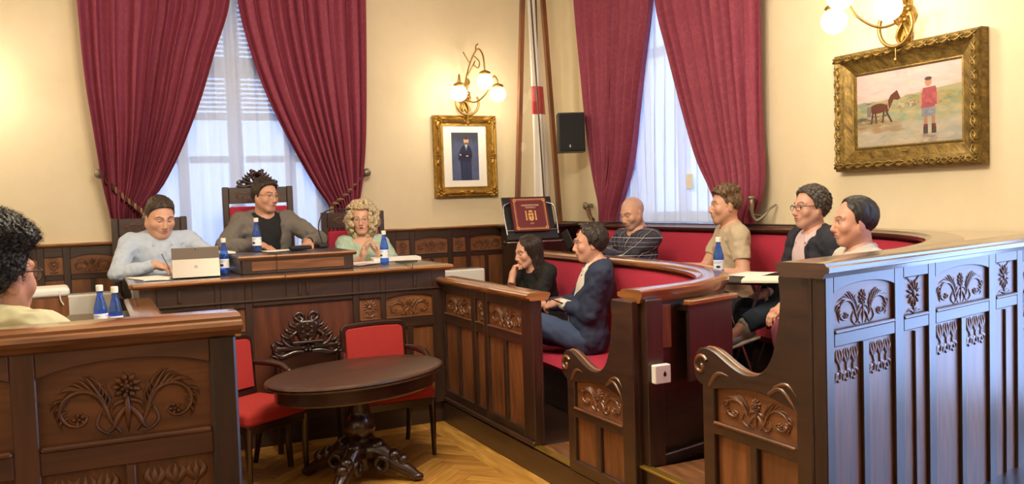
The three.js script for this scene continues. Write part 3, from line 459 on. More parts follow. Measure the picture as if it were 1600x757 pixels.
single('small_label', cbox(0.09, 0.12, 0.002, 0.0005), M.paper, 'small white paper notice on the side window sheer', 'notice', [XW - 0.09, 1.66, -5.85], -Math.PI / 2);
// twisted tie-back ropes on wall rosettes
M.pewter = std({ color: 0x8d8676, metalness: 0.7, roughness: 0.45 }); M.ropeA = std({ color: 0x8a7358, roughness: 0.9 }); M.ropeB = std({ color: 0x5d2a2a, roughness: 0.9 });
function tieback(a, b, nrm, label) {
  const o = thing('tieback_rope', label, 'tieback rope', a, 0, 'curtain tieback ropes'); const A = V(0, 0, 0), B = V(...b).sub(V(...a)), N = V(...nrm);
  const mid = A.clone().lerp(B, 0.55).add(V(0, -0.035, 0)).addScaledVector(N, 0.02), c = new THREE.QuadraticBezierCurve3(A, mid, B);
  for (let s = 0; s < 2; s++) { const pts = []; for (let i = 0; i <= 60; i++) { const t = i / 60, p = c.getPoint(t), d = c.getTangent(t), n1 = V(0, 1, 0).cross(d).normalize(), n2 = d.clone().cross(n1); const an = t * 44 + s * Math.PI; p.addScaledVector(n1, 0.011 * Math.cos(an)).addScaledVector(n2, 0.011 * Math.sin(an)); pts.push([p.x, p.y, p.z]); } mesh('rope_strand', tube(pts, 0.0115, 120, 6), s ? M.ropeB : M.ropeA, o); }
  const q = new THREE.Quaternion().setFromUnitVectors(V(0, 1, 0), N); const r = mesh('rosette', lathe([[0, 0.05], [0.018, 0.048], [0.034, 0.038], [0.04, 0.026], [0.03, 0.014], [0.02, 0.0], [0.022, -0.05]], 14), M.pewter, o); r.quaternion.copy(q);
  const tas = mesh('loop_end', lathe([[0.0, 0.03], [0.018, 0.02], [0.022, 0.0], [0.016, -0.03], [0.022, -0.08], [0.0, -0.085]], 10), M.ropeA, o); tas.position.copy(B).add(V(0, -0.02, 0).addScaledVector(N, 0.02));
}
tieback([0.08, 1.878, -8.0], [0.40, 1.545, -7.84], [0, 0, 1], 'twisted rope tieback on the far left curtain');
tieback([2.326, 1.854, -8.0], [1.945, 1.545, -7.84], [0, 0, 1], 'twisted rope tieback left of the gilt framed portrait');
tieback([4.40, 1.474, -7.50], [4.30, 1.34, -7.24], [-1, 0, 0], 'twisted rope tieback below the loudspeaker');
{ const o = thing('curtain_bracket', 'silvery scrolled curtain bracket behind the person in beige', 'curtain bracket', [4.40, 1.40, -4.93]); mesh('scroll_arm', taper([[0.06, 0.06, 0.0], [0.0, 0.03, 0.0], [-0.06, -0.02, 0.0], [-0.1, -0.05, -0.03], [-0.12, 0.0, -0.05], [-0.12, 0.07, -0.05], [-0.115, 0.11, -0.06]], (t) => 0.007 + 0.009 * t, 30, 9), M.pewter, o); mesh('scroll_end', moved(new THREE.SphereGeometry(0.024, 12, 9), -0.115, 0.115, -0.06, 0, 0, 0, [1.2, 0.7, 1]), M.pewter, o); mesh('side_scroll', taper([[-0.06, -0.02, 0.0], [-0.07, 0.0, -0.1], [-0.08, 0.05, -0.13], [-0.08, 0.06, -0.1], [-0.08, 0.03, -0.1]], (t) => 0.009 - 0.003 * t, 20, 8), M.pewter, o); }

// ---------- globe wall lamps ----------
M.globe = std({ color: 0xfff4e0, emissive: new THREE.Color(1.0, 0.86, 0.62), emissiveIntensity: 2.2, roughness: 0.4 });
function sconce(pos, ry, label, visible = true) {
  const o = thing('wall_lamp', label, 'wall lamp', pos, ry, 'three-globe brass wall lamps');
  const plate = []; for (let k = 0; k <= 24; k++) { const a = k / 24 * Math.PI * 2; const r = 0.075 + 0.016 * Math.cos(a * 6); plate.push([Math.cos(a) * r * 0.85, Math.sin(a) * r * 2.0]); }
  mesh('wall_plate', extrude(plate, 0.025, 0.006), M.brass, o);
  mesh('plate_ornament', merge([...flower(0, 0.02, 0.07, 8, 0.03), stroke([[0, 0.08], [0.05, 0.15], [0.03, 0.2]], 0.02, 0.01, 0.03, 10), stroke([[0, 0.08], [-0.05, 0.15], [-0.03, 0.2]], 0.02, 0.01, 0.03, 10), stroke([[0, -0.02], [0.04, -0.12], [0.0, -0.19]], 0.02, 0.01, 0.03, 10), stroke([[0, -0.02], [-0.04, -0.12], [0.0, -0.19]], 0.02, 0.01, 0.03, 10)]), M.brass, o).position.z = 0.024;
  const ring = new THREE.TorusGeometry(0.12, 0.012, 8, 28, 4.2); mesh('scroll', moved(ring, 0, -0.06, 0.1, 0, 0, Math.PI * 0.83), M.brass, o);
  mesh('pendant_drop', merge([lathe([[0, 0], [0.004, 0.0], [0.004, 0.09], [0, 0.09]], 8), moved(lathe([[0, -0.03], [0.014, -0.005], [0.012, 0.01], [0, 0.02]], 10), 0, 0, 0)].map((g) => g.toNonIndexed())), M.brass, o).position.set(0, -0.26, 0.1);
  const arms = [[[0, -0.02, 0.03], [-0.06, -0.06, 0.16], [-0.13, 0.02, 0.28], [-0.18, 0.17, 0.35], [-0.2, 0.12, 0.385], [-0.2, 0.075, 0.385]], [[0, -0.02, 0.03], [0.06, -0.06, 0.16], [0.13, 0.02, 0.28], [0.18, 0.17, 0.35], [0.2, 0.12, 0.385], [0.2, 0.075, 0.385]], [[0, 0.06, 0.03], [0, 0.2, 0.1], [0, 0.37, 0.28], [0, 0.41, 0.4], [0, 0.33, 0.51], [0, 0.17, 0.54]]];
  for (const a of arms) mesh('arm', tube(a, 0.008, 28, 7), M.brass, o);
  mesh('leaf_scroll', merge([tube([[0, 0.2, 0.12], [0.05, 0.3, 0.16], [0.08, 0.34, 0.13]], 0.007, 12, 6), tube([[0, 0.36, 0.3], [0.04, 0.3, 0.33], [0.02, 0.24, 0.34], [-0.02, 0.27, 0.33]], 0.006, 16, 6), tube([[0, 0.3, 0.2], [-0.05, 0.36, 0.22], [-0.07, 0.41, 0.2]], 0.006, 12, 6), tube([[0, 0.39, 0.34], [0, 0.45, 0.36], [0.01, 0.46, 0.38]], 0.007, 10, 6)].map((g) => g.toNonIndexed())), M.brass, o);
  for (const [x, y, z] of [[-0.2, 0, 0.385], [0.2, 0, 0.385], [0, 0.095, 0.54]]) {
    mesh('globe_holder', lathe([[0.012, 0.095], [0.03, 0.088], [0.05, 0.078], [0.056, 0.066], [0.048, 0.06], [0.04, 0.052]], 14), M.brass, o).position.set(x, y, z);
    const g = mesh('globe', new THREE.SphereGeometry(0.078, 24, 16), M.globe, o); g.position.set(x, y - 0.01, z); g.castShadow = false;
    const l = new THREE.PointLight(new THREE.Color(1, 0.85, 0.62), LAMP); l.position.set(x, y - 0.01, z); l.castShadow = true; l.shadow.radius = 3; o.add(l);
  }
}
sconce([3.37, 2.58, ZB], 0, 'brass wall lamp with three lit globes above the small portrait');
sconce([XW, 2.575, -3.8], -Math.PI / 2, 'brass wall lamp with lit globes above the large landscape painting');
sconce([-0.93, 2.58, ZB], 0, 'brass wall lamp with three globes left of the end window, outside the picture');
sconce([XL, 2.58, -3.8], Math.PI / 2, 'brass wall lamp with three globes on the left wall, outside the picture');
sconce([XL, 2.58, 0.6], Math.PI / 2, 'brass wall lamp with three globes on the left wall behind the viewer');
sconce([XW, 2.58, 1.2], -Math.PI / 2, 'brass wall lamp with three globes on the side wall behind the viewer');

{ // globe chandelier over the aisle, above the picture
  const o = thing('chandelier', 'brass chandelier with six lit globes over the aisle, above the picture', 'chandelier', [1.25, 3.3, -3.4]);
  mesh('stem', lathe([[0, 1.0], [0.09, 0.99], [0.08, 0.96], [0.012, 0.94], [0.012, 0.2], [0.05, 0.15], [0.06, 0.08], [0.03, 0.0], [0.012, -0.06], [0, -0.07]], 18), M.brass, o);
  for (let k = 0; k < 6; k++) { const an = k / 6 * Math.PI * 2, cx = Math.cos(an), cz = Math.sin(an); mesh('arm', tube([[cx * 0.03, 0.08, cz * 0.03], [cx * 0.2, 0.0, cz * 0.2], [cx * 0.38, 0.12, cz * 0.38], [cx * 0.46, 0.17, cz * 0.46], [cx * 0.48, 0.09, cz * 0.48]], 0.01, 24, 7), M.brass, o); mesh('globe_holder', lathe([[0.012, 0.095], [0.03, 0.088], [0.05, 0.078], [0.056, 0.066], [0.048, 0.06], [0.04, 0.052]], 14), M.brass, o).position.set(cx * 0.48, 0, cz * 0.48); const g = mesh('globe', new THREE.SphereGeometry(0.085, 24, 16), M.globe, o); g.position.set(cx * 0.48, -0.015, cz * 0.48); const l = new THREE.PointLight(new THREE.Color(1, 0.87, 0.66), CHANDELIER); l.position.copy(g.position); l.castShadow = true; l.shadow.radius = 4; o.add(l); }
}
// ---------- pictures ----------
function canvasTex(w, h, draw) { const c = document.createElement('canvas'); c.width = w; c.height = h; const g = c.getContext('2d'); draw(g, w, h); const t = new THREE.CanvasTexture(c); t.colorSpace = THREE.SRGBColorSpace; return t; }
function picture(name, label, pos, ry, W, H, fw, profile, mat, art, mat2, mount, ornaments, depth) {
  const o = thing(name, label, 'picture', pos, ry);
  const C = [[-1, -1], [1, -1], [1, 1], [-1, 1]];
  for (let k = 0; k < 4; k++) {           // four mitred sides
    const a = C[k], b = C[(k + 1) % 4], P = [], uv = [], at = (c, [t, z]) => [c[0] * (W / 2 - fw + t * fw), c[1] * (H / 2 - fw + t * fw), z];
    for (let j = 0; j + 1 < profile.length; j++) { const q = [at(a, profile[j]), at(b, profile[j]), at(b, profile[j + 1]), at(a, profile[j + 1])]; P.push(...q[0], ...q[2], ...q[1], ...q[0], ...q[3], ...q[2]); for (const i of [0, 2, 1, 0, 3, 2]) uv.push((q[i][0] + q[i][1]) * 1.5, j * 0.1 + i * 0.02); }
    const g = new THREE.BufferGeometry(); g.setAttribute('position', new THREE.Float32BufferAttribute(P, 3)); g.setAttribute('uv', new THREE.Float32BufferAttribute(uv, 2)); g.computeVertexNormals(); mesh('frame_side', toCreasedNormals(g, 0.5), mat, o);
  }
  const back = box(o, 'backing', M.dark, W - 0.02, H - 0.02, 0.01, 0, 0, 0.006, 0.002);
  if (mount) box(o, 'mount', M.paper, W - 2 * fw + 0.01, H - 2 * fw + 0.01, 0.004, 0, 0, 0.018, 0.001);
  const [aw, ah] = art.size; const p = mesh('print', new THREE.PlaneGeometry(aw, ah), std({ map: art.tex, color: art.tone ?? 0xffffff, roughness: art.rough ?? 0.6 }), o); p.position.z = 0.021;
  ornaments(o, mat2); return o;
}
const portrait = canvasTex(256, 420, (g, w, h) => {
  const bg = g.createLinearGradient(0, 0, 0, h); bg.addColorStop(0, '#3b3f52'); bg.addColorStop(1, '#4a5680'); g.fillStyle = bg; g.fillRect(0, 0, w, h);
  for (let i = 0; i < 260; i++) { g.fillStyle = `rgba(${70 + rnd() * 40},${80 + rnd() * 40},${115 + rnd() * 50},0.10)`; g.beginPath(); g.ellipse(rnd() * w, h * 0.2 + rnd() * h * 0.8, 15 + rnd() * 40, 10 + rnd() * 30, rnd() * 3, 0, 7); g.fill(); }
  g.fillStyle = '#252b45'; g.beginPath(); g.moveTo(118, 110); g.bezierCurveTo(80, 125, 66, 190, 60, 240); g.lineTo(78, 250); g.lineTo(88, 420); g.lineTo(186, 420); g.lineTo(184, 250); g.lineTo(196, 200); g.bezierCurveTo(192, 150, 176, 118, 152, 108); g.closePath(); g.fill();
  g.fillStyle = '#2d3658'; g.fillRect(96, 260, 36, 160); g.fillRect(140, 260, 38, 160); g.fillStyle = '#1e2338'; g.beginPath(); g.ellipse(126, 205, 66, 20, 0.08, 0, 7); g.fill();
  g.fillStyle = '#dfe3ec'; g.beginPath(); g.moveTo(126, 108); g.lineTo(152, 106); g.lineTo(140, 160); g.closePath(); g.fill(); g.fillStyle = '#5b7fc0'; g.fillRect(135, 112, 8, 44);
  g.fillStyle = '#c9a48c'; g.beginPath(); g.ellipse(140, 70, 24, 34, 0, 0, 7); g.fill(); g.fillRect(130, 90, 20, 20); g.fillStyle = '#4b3a33'; g.beginPath(); g.ellipse(140, 46, 27, 16, 0, 0, 7); g.fill(); g.fillStyle = '#7d5a4c'; g.beginPath(); g.ellipse(140, 96, 15, 10, 0, 0, 7); g.fill(); g.fillStyle = '#3a2a26'; g.fillRect(127, 64, 8, 3); g.fillRect(145, 64, 8, 3); g.fillRect(134, 86, 13, 3);
  g.fillStyle = '#c9a48c'; g.beginPath(); g.ellipse(82, 196, 10, 7, 0.5, 0, 7); g.fill(); g.beginPath(); g.ellipse(146, 206, 14, 6, 0, 0, 7); g.fill();
});
picture('framed_portrait', 'small gilt ornate frame with a portrait of a man in a dark suit', [3.36, 2.0, ZB + 0.002], 0, 0.66, 0.80, 0.105, [[0, 0.018], [0.06, 0.03], [0.14, 0.028], [0.3, 0.03], [0.5, 0.062], [0.62, 0.066], [0.75, 0.05], [0.86, 0.058], [1, 0.045], [1, 0]], M.gilt, { tex: portrait, size: [0.285, 0.47], rough: 0.35 }, M.gilt, true, (o, m) => {
  for (const sx of [-1, 1]) for (const sy of [-1, 1]) { const L = [...flower(0, 0, 0.05, 6, 0.03)]; for (const [dx, dy] of [[-sx, 0], [0, -sy]]) L.push(stroke([[0, 0], [dx * 0.06 + sx * 0.015 * Math.abs(dy), dy * 0.06 + sy * 0.015 * Math.abs(dx)], [dx * 0.12, dy * 0.12]], 0.028, 0.012, 0.026, 9), stroke([[sx * 0.02, sy * 0.02], [dx * 0.05 + sx * 0.03, dy * 0.05 + sy * 0.03], [dx * 0.1 + sx * 0.035, dy * 0.1 + sy * 0.035]], 0.016, 0.01, 0.022, 8)); mesh('corner_ornament', merge(L), m, o).position.set(sx * 0.283, sy * 0.353, 0.045); }
  for (const [x, y, r] of [[0, 0.36, 0], [0, -0.36, 0], [0.29, 0, Math.PI / 2], [-0.29, 0, Math.PI / 2]]) { const g = merge([...flower(0, 0, 0.035, 7, 0.026), stroke([[-0.02, 0], [-0.07, 0.012], [-0.11, 0]], 0.022, 0.008, 0.02, 8), stroke([[0.02, 0], [0.07, 0.012], [0.11, 0]], 0.022, 0.008, 0.02, 8)]); const q = mesh('side_ornament', g, m, o); q.position.set(x, y, 0.05); q.rotation.z = r; }
});
const landscape = canvasTex(768, 512, (g, w, h) => {
  const blob = (n, x0, x1, y0, y1, cs, s0, s1, al, stretch = 2.5) => { for (let i = 0; i < n; i++) { g.globalAlpha = al * (0.5 + rnd() * 0.5); g.fillStyle = cs[Math.floor(rnd() * cs.length)]; const s = lerp(s0, s1, rnd()); g.beginPath(); g.ellipse(lerp(x0, x1, rnd()), lerp(y0, y1, rnd()), s * stretch, s, (rnd() - 0.5) * 0.5, 0, 7); g.fill(); } g.globalAlpha = 1; };
  g.fillStyle = '#e2d3d6'; g.fillRect(0, 0, w, h); blob(160, 0, w, 0, 170, ['#e9d0cf', '#d9c3d2', '#efdfd8', '#cfc5d8', '#e8c9be', '#f3e8e2'], 8, 26, 0.35, 3);
  g.fillStyle = '#b9b78f'; g.fillRect(0, 200, w, 312); g.beginPath(); g.moveTo(260, 205); g.bezierCurveTo(420, 180, 560, 165, 768, 150); g.lineTo(768, 300); g.lineTo(260, 300); g.fill();
  blob(200, 0, w, 205, 290, ['#9fb08a', '#c2b77c', '#8fa590', '#b4a56c', '#a8bca0', '#86a0a0'], 5, 15, 0.5); blob(120, 380, w, 185, 260, ['#c8b67a', '#9aa86e', '#b99f66', '#7d9468'], 4, 12, 0.5);
  blob(220, 0, w, 280, 380, ['#b9b48c', '#9cb79c', '#c9bd92', '#8fb3a8', '#d6c7a0'], 6, 18, 0.45); blob(240, 0, w, 370, h, ['#d8cdb8', '#c3c4bf', '#e0d6c6', '#b5bcbc', '#cfc0a4', '#a9b2b0'], 8, 24, 0.42, 3.4); blob(60, 0, 330, 340, 410, ['#b08d5c', '#c6a878', '#a58a6a'], 5, 14, 0.4, 4);
  g.save(); g.translate(196, 262); g.scale(1.3, 1.3); g.translate(-190, -262);
  g.fillStyle = '#6c3a2a'; g.beginPath(); g.ellipse(170, 252, 54, 26, -0.06, 0, 7); g.fill(); g.beginPath(); g.moveTo(205, 262); g.lineTo(245, 190); g.lineTo(282, 168); g.lineTo(302, 212); g.lineTo(286, 220); g.lineTo(262, 214); g.lineTo(228, 276); g.closePath(); g.fill(); g.strokeStyle = '#55291f'; g.lineWidth = 10; for (const [x, x2] of [[140, 128], [152, 160], [205, 196], [216, 250]]) { g.beginPath(); g.moveTo(x, 268); g.lineTo(x2, 330); g.stroke(); } g.strokeStyle = '#e5c9a0'; g.lineWidth = 4; g.beginPath(); g.moveTo(226, 220); g.lineTo(232, 262); g.stroke();
  g.restore(); g.fillStyle = '#8a8480'; g.fillRect(82, 232, 34, 70); g.fillStyle = '#bda07e'; g.beginPath(); g.arc(96, 218, 12, 0, 7); g.fill(); g.fillStyle = '#6f6a66'; g.fillRect(78, 206, 36, 7); blob(60, 10, 230, 300, 350, ['#6d5c4c', '#8d7a62', '#574a42'], 3, 9, 0.5, 3); blob(80, 320, 470, 222, 256, ['#e6dccb', '#a89472', '#8b6e55', '#cfc0a5'], 3, 8, 0.7, 1.6);
  g.save(); g.translate(545, 275); g.scale(1.25, 1.1); g.translate(-545, -275); const px = 545; g.fillStyle = '#b4545c'; g.beginPath(); g.moveTo(px - 34, 165); g.lineTo(px + 36, 160); g.lineTo(px + 52, 262); g.lineTo(px + 34, 268); g.lineTo(px + 28, 285); g.lineTo(px - 40, 285); g.lineTo(px - 52, 270); g.closePath(); g.fill(); blob(40, px - 40, px + 44, 170, 270, ['#c86a70', '#a04850', '#d08088'], 4, 10, 0.5, 1.2); g.fillStyle = '#8e93a6'; g.fillRect(px - 42, 282, 76, 52); blob(24, px - 40, px + 30, 285, 330, ['#7d849c', '#a9aebf', '#98a4bd'], 4, 9, 0.6, 1); g.fillStyle = '#c99a80'; g.beginPath(); g.ellipse(px - 4, 132, 19, 26, 0, 0, 7); g.fill(); g.fillStyle = '#5a4036'; g.beginPath(); g.ellipse(px - 4, 112, 20, 11, 0, 0, 7); g.fill(); g.fillStyle = '#b98a72'; for (const s of [-30, 12]) g.fillRect(px + s, 334, 20, 52); g.fillStyle = '#7c3035'; for (const s of [-32, 12]) g.fillRect(px + s, 380, 24, 16); g.fillStyle = '#4b4440'; for (const s of [-34, 12]) g.fillRect(px + s, 396, 26, 40); blob(30, px - 50, px + 50, 440, 500, ['#8f7a72', '#a89890', '#c0a9a0'], 4, 10, 0.5, 2); g.fillStyle = '#c99a80'; g.fillRect(px - 54, 200, 13, 72); g.fillRect(px + 42, 196, 13, 70); g.restore();
});
picture('framed_painting', 'large wide gilt framed landscape painting with a horse and a standing man', [XW - 0.002, 2.042, -3.793], -Math.PI / 2, 1.052, 0.75, 0.15, [[0, 0.02], [0.06, 0.034], [0.12, 0.03], [0.2, 0.034], [0.5, 0.05], [0.56, 0.06], [0.62, 0.07], [0.8, 0.085], [0.94, 0.07], [1, 0.055], [1, 0]], M.giltOld, { tex: landscape, size: [0.76, 0.46], tone: 0xcfc9c6 }, M.giltOld, false, (o, m) => {
  const W = 1.052, H = 0.75; const leaf = (len) => merge([stroke([[-len / 2, -0.012], [0, 0.014], [len / 2, 0.004]], 0.013, 0.008, 0.018, 7), stroke([[-len / 2, 0.014], [0, -0.012], [len / 2, 0.012]], 0.011, 0.008, 0.015, 7), stroke([[-len / 4, -0.02], [0, 0.0], [len / 4, 0.022]], 0.01, 0.006, 0.014, 6)]); const lg = leaf(0.085);
  for (const s of [-1, 1]) { for (let x = -W / 2 + 0.05; x < W / 2 - 0.03; x += 0.0785) { const q = mesh('leaf_ornament', lg, m, o); q.position.set(x, s * (H / 2 - 0.035), 0.076); if (x > 0) q.rotation.z = Math.PI; } for (let y = -H / 2 + 0.08; y < H / 2 - 0.05; y += 0.0785) { const q = mesh('leaf_ornament', lg, m, o); q.position.set(s * (W / 2 - 0.035), y, 0.076); q.rotation.z = Math.PI / 2 * (y > 0 ? -1 : 1); } }
  const bead = new THREE.SphereGeometry(0.012, 6, 4); const L = []; for (let x = -0.44; x <= 0.44; x += 0.03) for (const s of [-1, 1]) L.push(moved(bead, x, s * (0.23 + 0.055), 0.038, 0, 0, 0, [1.2, 0.8, 0.6])); for (let y = -0.26; y <= 0.26; y += 0.03) for (const s of [-1, 1]) L.push(moved(bead, s * (0.38 + 0.055), y, 0.038, 0, 0, 0, [0.8, 1.2, 0.6])); mesh('inner_beading', merge(L), m, o);
  box(o, 'name_plate', M.brass, 0.05, 0.012, 0.003, 0, -0.265, 0.05, 0.001);
});

// ---------- loudspeaker ----------
{
  const o = thing('loudspeaker', 'black wall loudspeaker beside the burgundy curtain', 'loudspeaker', [4.12, 1.985, -7.28], -0.42);
  const s = [[-0.125, 0], [0.125, 0], [0.095, -0.26], [-0.095, -0.26]]; const g = new THREE.ExtrudeGeometry(new THREE.Shape(s.map((p) => new THREE.Vector2(...p))), { depth: 0.37, bevelEnabled: true, bevelSize: 0.008, bevelThickness: 0.008, bevelSegments: 2 }); g.rotateX(-Math.PI / 2); g.rotateY(Math.PI); g.scale(-1, 1, 1); const idx = g.attributes.position; mesh('cabinet', toCreasedNormals(moved(new THREE.BoxGeometry(0.25, 0.37, 0.24), 0, 0.19, -0.12), 0.5), M.black, o);
  mesh('grille', moved(rbox(0.235, 0.35, 0.02, 0.008), 0, 0.19, 0.006), M.blackSoft, o); mesh('badge', moved(rbox(0.014, 0.026, 0.004, 0.001, 1), -0.02, 0.06, 0.018), M.steel, o); mesh('bracket', moved(rbox(0.05, 0.12, 0.16, 0.008), 0.02, 0.19, -0.3), M.black, o);
}
// ---------- glazed flag case ----------
{
  const o = thing('flag_case', 'tall tapering glazed wooden case with a furled flag in the corner', 'display case', [3.98, 0.152, -7.68]);
  const base = box(o, 'cabinet', M.dark, 0.62, 1.13, 0.3, 0.02, 0.565, -0.18, 0.006); box(o, 'cabinet_top', M.dark, 0.66, 0.03, 0.5, 0.0, 1.145, -0.1, 0.006);
  const B = [[-0.235, 1.16, -0.07], [-0.06, 1.16, 0.2], [0.24, 1.16, -0.07]], Tt = [[-0.085, 3.6, -0.07], [-0.065, 3.6, 0.02], [0.11, 3.6, -0.07]];
  const post = (a, b, w, m) => { const d = V(...b).sub(V(...a)), g = moved(cbox(w, d.length(), w, 0.004), 0, 0, 0); const q = mesh('post', g, m, o); q.position.copy(V(...a).lerp(V(...b), 0.5)); q.quaternion.setFromUnitVectors(V(0, 1, 0), d.normalize()); };
  post(B[0], Tt[0], 0.045, M.panel); post(B[1], Tt[1], 0.014, M.dark); post(B[2], Tt[2], 0.045, M.panel);
  const pane = (a, b, c, d) => { const g = new THREE.BufferGeometry(); g.setAttribute('position', new THREE.Float32BufferAttribute([...a, ...b, ...c, ...a, ...c, ...d], 3)); g.setAttribute('uv', new THREE.Float32BufferAttribute([0, 0, 1, 0, 1, 1, 0, 0, 1, 1, 0, 1], 2)); g.computeVertexNormals(); mesh('pane', g, M.glass, o); };
  pane(B[0], B[1], Tt[1], Tt[0]); pane(B[1], B[2], Tt[2], Tt[1]); box(o, 'crown', M.red, 0.26, 0.05, 0.16, 0.01, 3.62, -0.03, 0.006);
  const flag = thing('furled_flag', 'white flag with a red band hanging furled inside the glazed case', 'flag', [3.985, 1.33, -7.68]);
  const fg = (y0, y1) => { const N = 20, Hh = Math.max(2, Math.round((y1 - y0) * 12)), P = [], I = []; for (let j = 0; j <= Hh; j++) { const y = lerp(y0, y1, j / Hh), wd = 0.042 + 0.034 * smooth(2.2, 0.0, y); for (let i = 0; i <= N; i++) { const a = i / N * Math.PI * 2, r = wd * (1 + 0.28 * Math.sin(a * 5 + y * 0.6)); P.push(Math.cos(a) * r + 0.012 * Math.sin(y * 2) - 0.03 * y / 2.2, y, Math.sin(a) * r * 0.5); } } for (let j = 0; j < Hh; j++) for (let i = 0; i < N; i++) { const a = j * (N + 1) + i; I.push(a, a + N + 1, a + 1, a + 1, a + N + 1, a + N + 2); } const g = new THREE.BufferGeometry(); g.setAttribute('position', new THREE.Float32BufferAttribute(P, 3)); g.setIndex(I); g.computeVertexNormals(); return g; };
  const fw = std({ color: 0xe8e4dc, roughness: 0.9, side: THREE.DoubleSide }), fr = std({ color: 0xb02a35, roughness: 0.9, side: THREE.DoubleSide });
  mesh('white_cloth', fg(0.0, 1.05), fw, flag); mesh('red_band', fg(1.05, 1.32), fr, flag); mesh('white_cloth', fg(1.32, 2.2), fw, flag); mesh('pole', lathe([[0, 0], [0.012, 0], [0.012, 2.3], [0, 2.3]], 8), M.mahog, flag);
}
// ---------- stand with the red book ----------
{
  const ry = -0.12, o = thing('book_stand', 'chrome and black stand holding an open display of a red book', 'book stand', [3.62, 0.152, -7.22], ry);
  mesh('foot', lathe([[0, 0.03], [0.1, 0.028], [0.17, 0.012], [0.18, 0], [0, 0]], 20), M.black, o); mesh('column', lathe([[0, 0], [0.025, 0], [0.025, 1.0], [0, 1.0]], 12), M.black, o);
  const tr = new THREE.Group(); tr.name = 'tray'; tr.position.set(0, 1.09, 0.03); tr.rotation.x = -0.36; o.add(tr);
  mesh('back_plate', moved(rbox(0.48, 0.38, 0.012, 0.005), 0, 0.17, 0), M.black, tr); mesh('front_lip', moved(rbox(0.5, 0.09, 0.02, 0.006), 0, -0.02, 0.03), M.black, tr);
  for (const s of [-1, 1]) mesh('side_tube', tube([[s * 0.245, -0.02, 0.045], [s * 0.25, 0.2, 0.045], [s * 0.24, 0.26, 0.045], [s * 0.18, 0.29, 0.03]], 0.008, 20, 7), M.steel, tr); mesh('lip_tube', tube([[-0.245, 0.02, 0.048], [0, 0.02, 0.05], [0.245, 0.02, 0.048]], 0.007, 10, 7), M.steel, tr);
  mesh('cross_bar', tube([[-0.27, 1.02, 0.1], [0.27, 1.02, 0.1]], 0.009, 4, 8), M.steel, o); for (const s of [-1, 1]) mesh('bar_knob', moved(new THREE.SphereGeometry(0.02, 10, 8), s * 0.28, 1.02, 0.1), M.black, o);
  const cover = canvasTex(320, 300, (g, w, h) => {
    g.fillStyle = '#6e2028'; g.fillRect(0, 0, w, h); for (let i = 0; i < 200; i++) { g.globalAlpha = 0.1; g.fillStyle = rnd() > 0.5 ? '#84303a' : '#571820'; g.beginPath(); g.ellipse(rnd() * w, rnd() * h, 12, 7, rnd() * 3, 0, 7); g.fill(); } g.globalAlpha = 1;
    g.strokeStyle = '#d8a860'; g.lineWidth = 6; g.strokeRect(16, 14, w - 32, h - 28); g.lineWidth = 2; g.strokeRect(26, 24, w - 52, h - 48); g.fillStyle = '#d8a860'; for (const [x, y] of [[24, 22], [w - 24, 22], [24, h - 22], [w - 24, h - 22]]) { g.beginPath(); g.arc(x, y, 15, 0, 7); g.fill(); g.fillStyle = '#6e2028'; g.beginPath(); g.arc(x, y, 6, 0, 7); g.fill(); g.fillStyle = '#d8a860'; }
    g.fillStyle = '#f0dcb8'; g.textAlign = 'center'; g.font = 'bold 21px serif'; g.fillText('CONSTITUCION', w / 2 + 4, 78); g.font = 'bold 17px serif'; g.fillText('ESPAÑOLA', w / 2 + 4, 97); g.font = 'bold 15px serif'; g.fillText('1978', w / 2, 242);
    g.fillStyle = '#e2b468'; g.fillRect(w / 2 - 24, 142, 48, 50); g.beginPath(); g.arc(w / 2, 190, 24, 0, Math.PI); g.fill(); g.fillRect(w / 2 - 18, 118, 36, 16); for (const s of [-1, 1]) { g.fillRect(w / 2 + s * 44 - 6, 136, 12, 66); g.beginPath(); g.arc(w / 2 + s * 44, 128, 8, 0, 7); g.fill(); g.fillRect(w / 2 + s * 44 - 10, 200, 20, 7); } g.fillStyle = '#7a2830'; g.fillRect(w / 2 - 2, 144, 4, 60); g.fillRect(w / 2 - 22, 166, 44, 4); g.beginPath(); g.arc(w / 2, 168, 8, 0, 7); g.fill();
  });
  const bk = thing('red_book', 'large red book with gold border and coat of arms on the stand', 'book', [3.62, 1.27, -7.2], ry); bk.rotation.set(-0.36, ry, 0, 'YXZ'); bk.position.set(3.60, 1.262, -7.13);
  const cm = std({ color: 0x6e2028, roughness: 0.5 }); mesh('cover', moved(rbox(0.335, 0.32, 0.006, 0.002, 1), 0, 0.165, 0.019), cm, bk); mesh('back_cover', moved(rbox(0.335, 0.32, 0.006, 0.002, 1), 0, 0.165, -0.019), cm, bk); mesh('spine', moved(rbox(0.01, 0.32, 0.044, 0.004, 2), -0.165, 0.165, 0), cm, bk); mesh('pages', cbox(0.32, 0.305, 0.03, 0.001), M.paper, bk).position.set(0.002, 0.165, 0);
  const pr = mesh('cover_print', new THREE.PlaneGeometry(0.328, 0.314), std({ map: cover, roughness: 0.5 }), bk); pr.position.set(0, 0.165, 0.0225);
}
